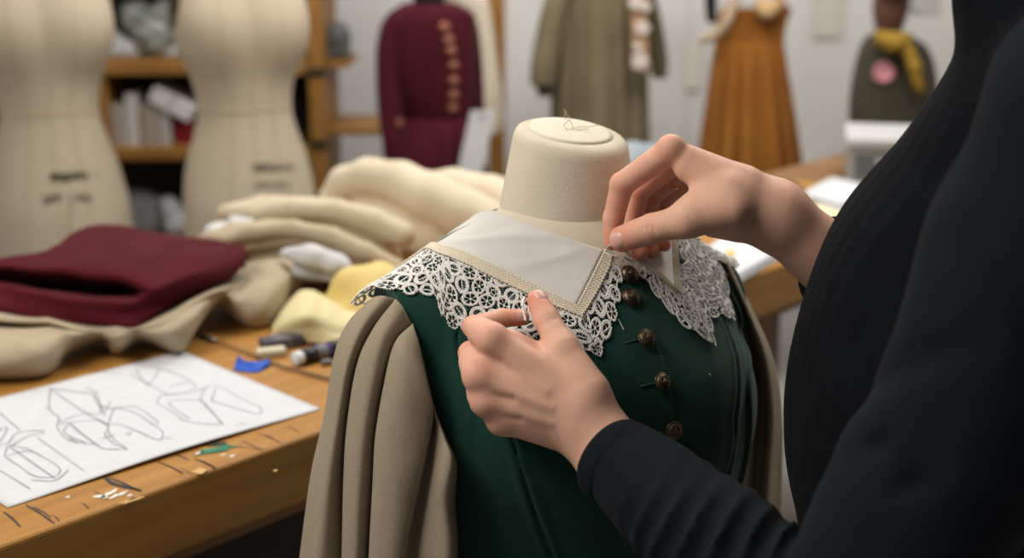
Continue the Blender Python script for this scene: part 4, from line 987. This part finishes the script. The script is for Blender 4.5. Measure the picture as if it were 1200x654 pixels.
# flowered sash over the coat
SA = empty('flowered_sash', P(748, 40, YC-.14), 'peach sash with pale flowers hanging beside the olive coat', 'sash')
cloth_tube('sash_cloth', [(740,760,-30,YC-.13),(740,758,10,YC-.13),(740,760,40,YC-.135),(742,762,85,YC-.13)], .012, mat('peach_cloth', (.42, .26, .15), .9), SA, 3, .004, 21)
for x, y, s in ((745, 3, .022), (753, 33, .022), (750, 72, .026), (757, 8, .016), (747, 55, .014)):
    q = P(x, y, YC-.158); mb = MB()
    for k in range(5):
        a = k*2*PI/5; f = frame((0, -1, 0)); mb.lathe([(s*.5, -.004), (s*.48, .001), (0, .003)], q+f[0]*math.cos(a)*s*.55+f[1]*math.sin(a)*s*.55, f, 10)
    mb.build('flower', mat('pale_petals', (.60, .52, .46), .9), SA)
# rust dress
M_rust = mat('rust_linen', (.28, .105, .012), .85, (.225, .078, .008), 7, .2, 200, sheen=.04)
YD = 4.0; xd = P(878, 60, YD)[0]
RD = empty('dress', (xd, YD, .7), 'rust orange sleeveless dress with gathered skirt hanging on the rack', 'dress')
cloth_tube('bodice', [(846,928,10,YD),(842,924,20,YD),(838,920,34,YD),(838,918,52,YD)], .05, M_rust, RD, 7, .006, 31)
cloth_tube('skirt', [(838,918,50,YD),(834,922,75,YD),(829,928,110,YD),(823,934,150,YD),(817,940,190,YD),(813,945,220,YD),(810,948,250,YD)], lambda k: .06+.05*k, M_rust, RD, 15, .032, 32)
for pts in ([(852,14),(862,-4),(870,-24)], [(920,14),(912,-4),(902,-24)]):
    mb = MB(); mb.tube([P(x, y, YD-.02) for x, y in pts], .012, 8); mb.build('strap', M_rust, RD, True)
hanger(xd, 1.325, YD, .10, RD)
lumpP('cord_belt', [(catmull([P(868,-14,YD-.08), P(858,8,YD-.09), P(852,25,YD-.095), P(840,40,YD-.08), P(822,47,YD-.06)], 4), [.012]*17)], .005, mat('cream_cord', (.42, .32, .22), .9), 'cream cord belt looped over the rust dress neckline', 'belt', .01)
lumpP('collar_ruffle', [(catmull([P(890,6,YD-.07), P(900,14,YD-.08), P(912,4,YD-.07)], 4), [.018]*9)], .005, mat('tan_ruffle', (.45, .30, .15), .9), 'tan ruffle scrap lying in the rust dress neckline', 'cloth', .01, None, .003)
cloth_tube('dark_scarf', [(826,840,-30,YD+.09),(826,840,0,YD+.09),(828,840,26,YD+.09)], .03, mat('black_cloth', (.012, .013, .016), .9), None, 3, .003, 41, 'black cloth strip hanging beside the rust dress', 'scarf')
tag(MB().box(P(812, 78, YW-.012), (.05, .004, .16)).build('wall_note', mat('note_paper', (.66, .62, .54), .9)), 'pale paper note on the far wall beside the rust dress', 'paper')
tag(MB().box(P(970, 15, YW-.012), (.10, .004, .17)).build('wall_note', mat('pattern_paper', (.58, .55, .47), .9)), 'faded beige pattern paper pinned on the wall between dress and uniform', 'paper')
# olive uniform on its own form
YU = 3.85; xu = P(1042, 80, YU)[0]
UF = empty('mannequin', (xu, YU, 0), 'brown headed mannequin wearing the dark olive uniform and cap', 'mannequin')
hq = P(1043, 18, YU); V, F = nets(lambda p: smin(ell(p, hq+np.array([0, 0, .03]), (.05, .062, .075)), cone(p, hq+np.array([0, .01, -.13]), hq, .034, .036), .02), hq-.16, hq+.15, .007)
mk('head', V, F, mat('brown_head', (.14, .065, .045), .6), UF)
mb = MB(); mb.lathe([(0, 0), (.2, 0), (.2, .02), (.03, .04), (.017, .07), (.017, 1.0), (0, 1.0)], (xu, YU, 0)); mb.build('stand', M_iron, UF, True)
M_uni = mat('uniform_olive', (.040, .036, .021), .9, (.05, .045, .027), 10, .2, 200, sheen=.04)
UN = empty('uniform_jacket', (xu, YU, .7), 'dark olive uniform jacket with pink round badge', 'jacket')
cloth_tube('jacket_body', [(1028,1060,40,YU),(1016,1074,46,YU),(1008,1080,62,YU),(1001,1086,90,YU),(997,1090,120,YU),(996,1092,150,YU),(994,1094,190,YU)], .085, M_uni, UN, 5, .006, 51)
cloth_tube('sleeve', [(1066,1082,50,YU-.02),(1072,1092,70,YU-.03),(1077,1098,110,YU-.04),(1079,1100,160,YU-.05)], .045, M_uni, UN, 3, .005, 52)
mb = MB(); mb.lathe([(.030, -.004), (.030, .002), (.024, .004), (.022, .002), (0, .003)], P(1036, 85, YU-.093), frame((0, -1, .1)), 24); mb.build('badge', mat('pink_badge', (.48, .20, .22), .7), UN, True)
SC = lumpP('neck_scarf', [(catmull([P(1028,42,YU-.06), P(1040,48,YU-.11), P(1054,50,YU-.11), P(1064,44,YU-.07)], 4), [.013,.015,.018,.021,.023,.024,.024,.024,.022,.02,.018,.016,.013]), ([P(1062,56,YU-.11), P(1072,80,YU-.12), P(1078,104,YU-.12)], [.018, .018, .014])], .005, mat('mustard_silk', (.30, .185, .022), .8, (.24, .14, .014), 10), 'mustard yellow scarf knotted round the uniform collar', 'scarf', .012, None, .003, 90)
CPE = empty('peaked_cap', P(1045, -6, YU), 'dark peaked cap on the uniformed mannequin', 'cap')
cq = hq+np.array([0, 0, .062]); mb = MB(); mb.lathe([(.056, 0), (.06, .02), (.075, .05), (.07, .065), (0, .07)], cq, None, 28); mb.build('crown', M_uni, CPE, True)
V, F = nets(lambda p: np.maximum(ell(p, cq+np.array([0, -.055, .0]), (.055, .05, .010)), p[1]-cq[1]+.02), cq-.12, cq+.1, .005); mk('peak', V, F, mat('black_peak', (.01, .01, .01), .3), CPE)
cloth_tube('white_garment', [(1066,1096,-20,YU+.25),(1066,1100,5,YU+.25),(1070,1100,18,YU+.25)], .04, mat('white_garment_cloth', (.5, .49, .47), .9), None, 3, .004, 61, 'white garment end hanging behind the peaked cap', 'garment')
# ------------------------------------------------------------------ things on the bench
H = lambda x, y, h: PZ(x, y, ZT+h)
def section_loft(name, cols, m, label, cat, nu=8, nv=7, t=.003, wob=.0022):
    G = loft([[H(*q) for q in c] for c in cols], nu, nv)
    G[..., 2] = np.maximum(G[..., 2], ZT+.0035)
    n = 1-2*np.abs(np.sin(G[..., 0]*34+G[..., 1]*17+1.3*np.sin(G[..., 1]*19)))**.7+.5*np.sin(G[..., 1]*61-G[..., 0]*25); G[..., 2] += wob*n*np.clip((G[..., 2]-ZT-.01)/.02, 0, 1)
    o = grid_obj(name, G, m, None, t, 0); return tag(o, label, cat)
M_marcloth = mat('maroon_cloth_wool', (.078, .0065, .0115), .85, (.066, .005, .009), 14, .2, 400, sheen=.02, spec=.1)
M_taupe = mat('taupe_linen', (.43, .35, .245), .9, (.36, .29, .20), 12, .3, 600, sheen=.04, spec=.1)
lin_cols = [
 [(-70,362,.03),(-70,372,.058),(-74,398,.055),(-76,425,.035),(-78,443,.004),(-74,437,.004)],
 [(-20,362,.03),(-20,371,.058),(-22,397,.055),(-24,425,.035),(-26,444,.004),(-20,438,.004)],
 [(20,364,.03),(20,373,.057),(18,395,.056),(16,422,.037),(14,443,.004),(20,437,.004)],
 [(58,366,.03),(60,378,.055),(60,392,.056),(58,415,.040),(56,438,.004),(62,432,.004)],
 [(85,372,.03),(88,382,.050),(88,392,.045),(84,404,.028),(80,416,.004),(88,412,.004)],
 [(112,376,.03),(114,386,.046),(116,391,.040),(117,397,.022),(118,404,.004),(122,400,.004)],
 [(135,378,.03),(138,386,.048),(140,394,.046),(139,404,.028),(137,414,.004),(143,409,.004)],
 [(160,376,.03),(158,383,.046),(160,388,.040),(164,394,.025),(167,401,.004),(171,397,.004)],
 [(200,350,.03),(190,372,.052),(198,386,.048),(204,399,.030),(209,412,.006),(215,405,.006)],
 [(238,336,.03),(228,352,.062),(230,366,.058),(228,378,.046),(226,390,.030),(230,384,.020)],
 [(262,322,.03),(256,338,.070),(258,343,.060),(256,352,.045),(254,358,.030),(258,354,.02)],
 [(284,312,.03),(276,330,.058),(276,350,.050),(278,366,.028),(283,380,.004),(289,376,.004)],
 [(304,300,.03),(305,310,.060),(300,340,.058),(299,364,.034),(300,383,.004),(306,378,.004)],
 [(328,296,.03),(330,304,.062),(326,335,.056),(323,358,.032),(322,376,.004),(328,371,.004)],
 [(350,298,.03),(352,310,.048),(351,322,.040),(352,330,.022),(353,338,.004),(358,334,.004)],
 [(374,306,.02),(377,315,.030),(378,322,.026),(377,330,.014),(377,336,.004),(380,333,.004)]]
for i, c in enumerate(lin_cols):
    a, b = c[1], c[2]; c.insert(2, (a[0], a[1]+7, .040) if i < 4 else ((a[0]+b[0])/2, (a[1]+b[1])/2, (a[2]+b[2])/2))
section_loft('linen_cloth', lin_cols, M_taupe, 'crumpled taupe linen cloth spread under the maroon cloth', 'cloth')
section_loft('maroon_cloth', [
 [(-90,345,.06),(-92,312,.10),(-92,314,.102),(-92,318,.098),(-92,328,.075),(-92,334,.082),(-92,348,.072),(-92,362,.058),(-88,366,.05)],
 [(-40,345,.06),(-40,310,.10),(-40,312,.102),(-40,316,.098),(-40,328,.072),(-40,334,.082),(-40,347,.072),(-40,361,.058),(-38,366,.05)],
 [(2,340,.06),(0,306,.10),(0,309,.102),(0,314,.098),(2,330,.070),(0,333,.080),(0,346,.070),(0,360,.058),(2,366,.05)],
 [(60,330,.06),(57,294,.10),(55,302,.104),(55,318,.100),(56,337,.052),(55,343,.080),(52,356,.068),(50,369,.055),(54,374,.05)],
 [(105,310,.06),(97,268,.10),(96,292,.108),(95,321,.101),(96,341,.050),(93,348,.079),(92,362,.066),(95,374,.052),(100,378,.048)],
 [(150,312,.06),(134,264,.10),(138,292,.110),(142,327,.100),(147,343,.048),(141,352,.080),(137,368,.064),(141,382,.050),(147,384,.046)],
 [(192,312,.06),(190,274,.10),(186,298,.110),(176,332,.098),(173,341,.090),(169,350,.080),(163,363,.066),(163,375,.054),(172,376,.05)],
 [(238,310,.06),(240,281,.10),(232,298,.108),(222,320,.100),(217,330,.092),(213,338,.083),(207,347,.071),(206,354,.062),(214,354,.05)],
 [(284,312,.06),(282,289,.096),(285,294,.098),(284,302,.094),(276,314,.086),(270,321,.080),(260,330,.070),(255,336,.062),(262,338,.05)],
 [(282,314,.06),(285,297,.086),(286,300,.086),(286,305,.082),(282,313,.074),(276,320,.068),(268,328,.060),(264,333,.056),(268,334,.05)]], M_marcloth, 'dark maroon wool cloth folded on top of the taupe linen', 'cloth', wob=.0012)
M_cream1 = mat('cream_wool', (.63, .545, .41), .9, (.57, .49, .36), 10, .3, 300, sheen=.05, spec=.1)
M_cream2 = mat('oatmeal_wool', (.58, .495, .36), .9, (.52, .44, .31), 10, .3, 300, sheen=.05, spec=.1)
M_tan = mat('tan_wool', (.50, .41, .285), .9, (.43, .35, .24), 10, .3, 300, sheen=.05, spec=.1)
def ch(*q): return [P(*k) for k in q]
def layer(c, r, n=3, step=.045, drop=.003): return [([p+np.array([BN[0]*step*i, BN[1]*step*i, -drop*i]) for p in c], r) for i in range(n)]
lumpP('cream_blanket', [(ch((388,232,2.42),(404,214,2.42),(432,207,2.40),(470,214,2.37),(505,232,2.33),(545,252,2.30),(580,268,2.28)), [.024,.030,.034,.038,.044,.046,.046]), (ch((480,222,2.52),(530,220,2.50),(575,228,2.46),(610,240,2.42)), [.03,.036,.036,.036]), (ch((440,250,2.42),(520,275,2.36),(590,290,2.34)), [.05,.07,.07]), (ch((410,285,2.46),(590,300,2.38)), [.06, .06])], .006, M_cream1, 'thick cream wool blanket piled highest behind the linen sleeved dress form', 'blanket', .014, ZT+.0005)
lumpP('oatmeal_cloth', layer(ch((300,252,2.24),(345,244,2.22),(395,246,2.20),(440,258,2.17),(472,275,2.15)), [.014,.017,.017,.019,.022], 4, .03)+[(ch((320,268,2.28),(390,272,2.24),(450,290,2.2)), [.03,.034,.03]), (ch((330,292,2.34),(440,302,2.26)), [.045,.045])], .005, M_cream2, 'oatmeal folded wool cloth with a rounded front fold below the cream blanket', 'cloth', .010, ZT+.0005)
lumpP('tan_cloth', layer(ch((264,281,2.14),(300,271,2.12),(345,267,2.10),(390,276,2.07),(430,294,2.04),(468,314,2.02)), [.008,.011,.012,.012,.012,.012], 4, .022)+layer(ch((280,289,2.15),(345,280,2.115),(395,290,2.085),(440,310,2.05)), [.009,.011,.011,.011], 3, .02)+layer(ch((300,299,2.16),(345,293,2.13),(395,304,2.10),(440,322,2.07)), [.009,.011,.011,.011], 3, .02)+[(ch((300,300,2.2),(390,310,2.14),(450,328,2.1)), [.02,.024,.022])], .0045, M_tan, 'tan folded wool cloth with layered edges at the bottom of the pile', 'cloth', .006, ZT+.0005)
M_white = mat('white_cotton', (.56, .56, .56), .9, bump=.2, bscale=300)
lumpP('white_rag', [(ch((335,298,2.02),(365,300,2.0),(395,308,1.99),(408,314,1.98)), [.010,.017,.015,.008]), (ch((352,316,2.03),(396,322,2.01)), [.016,.014])], .004, M_white, 'white cotton rag tucked between tan cloth and yellow fabric', 'cloth', .01, ZT+.0005, .002, 90)
lumpP('white_scrap', [(ch((262,272,2.20),(275,264,2.19),(292,262,2.19)), [.008,.013,.010]), (ch((258,280,2.24),(300,276,2.24)), [.03,.03])], .004, M_white, 'small white scrap at the narrow end of the tan cloth', 'cloth', .01, ZT+.0005, .002, 120)
lumpP('fold_shadow_lump', [(ch((395,318,2.10),(430,322,2.08)), [.03,.03])], .005, mat('khaki_shade', (.10, .08, .045), .9), 'dark khaki lump standing in for the shadow beneath the tan folds', 'cloth', .01, ZT+.0005, .002)  # dark lump modelled for the shadow under the tan folds
M_yel = mat('yellow_silk', (.62, .46, .14), .6, (.70, .55, .22), 14, .3, 120, sheen=.1); M_yelp = mat('pale_yellow_cotton', (.62, .54, .29), .9, (.66, .58, .34), 14, .3, 200)
lumpP('yellow_silk', [(ch((392,358,1.92),(415,342,1.93),(445,334,1.95)), [.022,.034,.036]), (ch((408,372,1.90),(440,366,1.90)), [.030,.034])], .004, M_yel, 'bright yellow silk bundle beside the linen sleeve', 'cloth', .014, ZT+.0005, .0025, 70)
section_loft('pale_yellow_cloth', [
 [(318,385,.004),(320,384,.008),(320,388,.010),(318,392,.006),(316,394,.004)],
 [(338,352,.010),(336,360,.034),(334,374,.034),(330,386,.020),(327,396,.004)],
 [(357,340,.020),(358,346,.050),(356,366,.048),(352,384,.026),(350,400,.004)],
 [(378,345,.020),(380,352,.044),(380,372,.036),(378,388,.020),(376,402,.004)],
 [(402,355,.020),(404,368,.032),(404,380,.026),(402,392,.014),(400,404,.004)],
 [(432,360,.020),(432,372,.03),(432,382,.024),(432,392,.012),(432,402,.004)]], M_yelp, 'pale yellow cotton cloth draped on the bench behind the black marker', 'cloth', 8, 8)
# marker
MK = empty('marker_pen', H(362, 418, 0), 'black marker pen with grey label and white end lying on the bench', 'pen')
a, b = H(345, 421, .011), H(402, 405, .011); d = b-a; fr = frame(d); L = np.linalg.norm(d)
for nm, z0, z1, r, m in (('end_cap', 0, .012, .0098, mat('white_plastic', (.62, .62, .62), .4)), ('barrel', .0121, L*.42, .0108, mat('black_plastic', (.012, .012, .014), .35)), ('label', L*.421, L*.62, .0109, mat('grey_label', (.16, .16, .18), .5)), ('band', L*.621, L*.70, .0110, mat('violet_band', (.06, .03, .16), .5)), ('cap', L*.701, L, .0112, mat('black_plastic', (.012, .012, .014), .35))):
    mb = MB(); mb.lathe([(0, z0), (r*.93, z0), (r, z0+.001), (r, z1-.001), (r*.95, z1), (0, z1)], a, fr, 20); mb.build(nm, m, MK, True)
# chalk eraser and grey clip box
def slab(name, c, size, yaw, m, label, cat, bv=.003, stripe=None):
    ax = np.array([[math.cos(yaw), math.sin(yaw), 0], [-math.sin(yaw), math.cos(yaw), 0], [0, 0, 1]])
    e = empty(name, c, label, cat); o = MB().box(c+np.array([0, 0, size[2]/2]), size, ax).build('block', m, e); bevel(o, bv, 3)
    if stripe: o = MB().box(c+np.array([0, 0, size[2]/2]), (size[0]*.45, size[1]+.001, size[2]+.001), ax).build('sleeve_band', stripe, e); bevel(o, bv*.6, 2)
slab('eraser', H(318, 417, .0003), (.040, .020, .011), .35, mat('cream_rubber', (.55, .50, .36), .7), 'cream rubber eraser on the bench near the blue scrap', 'eraser')
slab('chalk_box', H(330, 407, .0003), (.060, .026, .016), .5, mat('slate_plastic', (.07, .065, .085), .5), 'dark slate chalk box between the eraser and the yellow cloth', 'box', .004, mat('slate_band', (.13, .11, .13), .5))
slab('metal_clip', H(383, 428, .0003), (.014, .010, .008), .3, mat('grey_metal', (.2, .2, .21), .4, metal=.7), 'small grey metal clip beside the linen sleeve', 'clip', .002)
# wooden stick
st_ = [H(252, 399, .004), H(290, 413, .004), H(330, 429, .004), H(395, 446, .004)]
SK = empty('paint_brush', H(320, 425, 0), 'thin brown brush lying across the bench behind the paper', 'brush')
mb = MB(); mb.tube(resample(np.array(st_), 14), list(np.linspace(.0014, .0026, 14)), 8); mb.build('handle', mat('brush_wood', (.20, .11, .05), .6), SK, True)
d = st_[0]-st_[1]; d /= np.linalg.norm(d); mb = MB(); mb.tube([st_[0], st_[0]+d*.02], [.003, .003], 8); mb.build('ferrule', mat('ferrule_tin', (.4, .4, .4), .35, metal=.8), SK, True)
mb = MB(); mb.tube([st_[0]+d*.02, st_[0]+d*.032, st_[0]+d*.045], [.0032, .0038, .001], 8); mb.build('bristles', mat('bristle', (.06, .04, .02), .9), SK, True)
# blue scrap, curled upward at one end
G = loft([[H(274,434,.001),(H(276,426,.006)),(H(279,416,.016))], [H(288,436,.001),H(288,428,.005),H(287,423,.009)], [H(302,436,.001),H(302,428,.007),H(302,424,.009)], [H(315,430,.001),H(316,425,.006),H(316,421,.008)]], 8, 8)
tag(grid_obj('blue_scrap', G, mat('blue_tape', (.01, .07, .42), .5, (.015, .09, .5), 60, .3, 80), None, .0015, 0), 'bright blue fabric scrap curled on the bench behind the paper', 'scrap')
# ------------------------------------------------------------------ drawing
c1, c2, c3 = PZ(376, 480, ZT), PZ(213, 412, ZT), PZ(9, 596, ZT); c4 = c2+(c3-c1)
n = 40; s = np.linspace(0, 1, n)[:, None, None]; t = np.linspace(0, 1, n)[None, :, None]
G = (c1*(1-s)+c3*s)*(1-t)+(c2*(1-s)+c4*s)*t
lift = lambda s, t: .0012+.0045*np.sin(np.clip(s, 0, 1)*PI)**1.5*np.clip(1-t*3.0, 0, 1)**1.5
G[..., 2] += lift(s[..., 0], t[..., 0])
PP = empty('sketch_sheet', (c1+c3)/2, 'large white paper sheet with pencil garment sketches lying on the bench', 'paper')
o = grid_obj('sheet', G, mat('drawing_paper', (.57, .585, .61), .85, (.60, .61, .635), 40, .1, 500), PP); solid(o, .0004, -1)
e1, e2 = (c3-c1), (c2-c1); n1, n2 = e1@e1, e2@e2
def onpaper(x, y):
    q = PZ(x, y, ZT+.0015); r = q-c1; a, b = (r@e1)/n1, (r@e2)/n2; q = q.copy(); q[2] = ZT+float(lift(np.array(a), np.array(b)))+.0006; return q
def sketch(lines, name, w, k):
    mb = MB()
    for l in lines:
        for rep in range(k):
            p = [onpaper(x*.3364+RNG.normal(0, .35*rep), 400+y*.3364+RNG.normal(0, .35*rep)) for x, y in l]
            c = catmull(p, 5) if len(p) > 2 else resample(np.array(p), 6); nn = len(c)
            tg = np.gradient(c, axis=0); tg /= np.linalg.norm(tg, axis=1)[:, None]+1e-9; sd = np.stack([-tg[:,1], tg[:,0], 0*tg[:,0]], 1)
            ww = w*(.55+.6*RNG.random(nn))/(1+.6*rep)
            mb.add(np.vstack([c+sd*ww[:, None]/2, c-sd*ww[:, None]/2]), [(i, nn+i, nn+i+1, i+1) for i in range(nn-1)])
    mb.build(name, mat('graphite', (.20, .20, .21), .7), PP, False)
sketch([[(175,165),(172,235),(205,265),(200,300),(240,345),(330,360)],[(175,165),(325,185),(350,220),(385,235),(410,232)],[(175,165),(290,245),(375,293),(365,325),(400,360),(445,380)],[(375,293),(410,288),(470,310),(550,348),(568,330),(560,310),(520,280),(470,250),(410,232),(395,240),(375,293)],[(325,185),(350,250),(290,252),(205,280)],[(205,290),(240,285),(290,325),(340,362)],[(240,285),(330,275),(375,293)],[(340,362),(365,378),(445,382)],[(238,283),(280,320),(345,368)],[(410,232),(470,228),(545,275),(550,290)],[(350,220),(365,260)],[(385,210),(365,245)],[(155,235),(175,230)],[(235,290),(225,320),(300,355)],[(375,293),(385,330),(440,378)],[(350,340),(400,325)],[(300,160),(345,182)],[(270,355),(240,335)],[(440,320),(450,330),(455,315)],[(575,340),(605,348)]], 'pencil_sketch', .0010, 2)
sketch([[(0,360),(30,355),(60,320),(140,312),(150,320),(100,330),(40,365)],[(0,310),(25,300),(15,325),(0,350)],[(18,390),(30,365),(75,370),(115,385),(205,440),(190,475),(120,470),(60,430),(22,405),(18,390)],[(30,365),(190,480)],[(25,400),(75,385),(110,385)],[(0,250),(70,310)],[(130,335),(295,458)],[(0,450),(105,515)],[(110,485),(190,488),(240,450)],[(-60,330),(0,360)],[(-80,300),(-20,280),(0,310)]], 'pencil_sketch', .0010, 2)
sketch([[(475,95),(500,140),(545,165),(590,185),(640,180),(668,170),(680,155),(650,130),(560,95),(490,90)],[(520,150),(560,95)],[(590,160),(660,140)],[(545,215),(560,190),(600,185),(668,180)],[(545,215),(600,245),(640,275),(700,290),(775,295),(765,280),(720,225),(695,205),(590,210),(620,245)],[(695,205),(720,160),(760,155),(850,205),(905,230),(905,255),(860,245),(735,208)],[(668,180),(720,160)],[(750,165),(735,210)],[(695,205),(740,250),(770,290)],[(820,300),(855,292)],[(620,245),(660,270)],[(455,115),(520,150)]], 'pencil_sketch', .0008, 2)
# ------------------------------------------------------------------ far end of the bench
def sheets(name, corners, n, label, m, seed):
    rg = np.random.default_rng(seed); e = empty(name, np.mean([PZ(x, y, ZT) for x, y in corners], 0), label, 'papers')
    for i in range(n):
        off = rg.normal(0, .006, 2); z = ZT+.0008+i*.0022
        V = [PZ(x, y, ZT)+np.array([off[0], off[1], 0]) for x, y in corners]
        V = [np.array([q[0], q[1], z]) for q in V]; o = mk('sheet', V, [(0, 1, 2, 3)], m, e, False); solid(o, .0012, 1)
M_pap = mat('white_paper', (.56, .57, .59), .85)
sheets('paper_stack', [(828,300),(862,332),(912,303),(868,268)], 6, 'loose white paper stack on the bench beyond the lace collar', M_pap, 1)
sheets('paper_stack', [(940,232),(985,246),(1030,226),(975,213)], 5, 'white paper stack on the bench near the grey plastic box', M_pap, 2)
sheets('yellowed_sheet', [(935,246),(985,262),(1010,244),(960,234)], 1, 'yellowed paper sheet in front of the far paper stack', mat('yellowed_paper', (.62, .55, .36), .85), 3)
mk_ = [PZ(849, 296, ZT+.0160), PZ(856, 301, ZT+.0160), PZ(862, 297, ZT+.0160), PZ(856, 292, ZT+.0160)]
for q in mk_: q[2] = ZT+.0152
tag(solid(mk('yellow_scrap', mk_, [(0, 1, 2, 3)], mat('yellow_paper', (.65, .45, .10), .8), None, False), .001, 1), 'tiny yellow scrap lying on the paper stack by the lace', 'scrap')
lumpP('brown_cloth', [(ch((905,216,2.90),(925,222,2.86),(938,226,2.84)), [.020,.022,.014])], .006, mat('brown_rag', (.16, .09, .05), .9), 'small brown rag at the far end of the bench', 'cloth', .01, ZT+.0005, .002)
lumpP('blue_grey_cloth', [(ch((742,184,3.02),(758,188,3.0)), [.035,.04]), (ch((735,195,3.0),(770,198,2.98)), [.03,.03])], .007, mat('blue_grey_cotton', (.24, .28, .31), .9, (.38, .41, .43), 16), 'blue-grey crumpled cloth on the bench behind the neck of the linen form', 'cloth', .015, ZT+.0005, .003)
# plastic drawer box
q = PZ(1034, 218, ZT); yw = -.22; ax = np.array([[math.cos(yw), math.sin(yw), 0], [-math.sin(yw), math.cos(yw), 0], [0, 0, 1]])
DB = empty('plastic_box', q+ax[1]*.1, 'grey plastic drawer box with white lid standing on the bench end', 'box')
cB = q+ax[1]*.10
M_gp = mat('grey_plastic', (.27, .265, .25), .5); M_wp = mat('white_plastic_lid', (.47, .47, .47), .45)
o = MB().box(cB+ax[2]*.0435, (.155, .2, .085), ax).build('box_body', M_gp, DB); bevel(o, .006, 3)
o = MB().box(cB+ax[2]*.098, (.172, .215, .024), ax).build('lid', M_wp, DB); bevel(o, .008, 3)
o = MB().box(cB-ax[1]*.1+ax[2]*.046, (.130, .008, .050), ax).build('drawer', mat('smoky_drawer', (.10, .105, .105), .3), DB); bevel(o, .003)
o2 = MB().box(cB-ax[1]*.107+ax[2]*.055, (.04, .008, .008), ax).build('handle', M_wp, o); bevel(o2, .002)

# small table that carries the drawer box at the bench end
sB, nB = bench_sn(cB); sT = S1+.004
TB = empty('side_table', (*bench(sT+.2, nB)[:2], 0), 'small brown side table under the grey plastic drawer box', 'table')
o = MB().box(bench(sT+.2, nB, ZT-.0155), (.40, .46, .03), BA).build('tabletop', mat('brown_table_wood', (.24, .13, .055), .6, (.18, .09, .035), 8), TB); bevel(o, .004)
for i in (-1, 1):
    for j in (-1, 1): MB().box(bench(sT+.2+.17*i, nB+.2*j, (ZT-.0306)/2), (.035, .035, ZT-.0306), BA).build('leg', M_leg, TB)
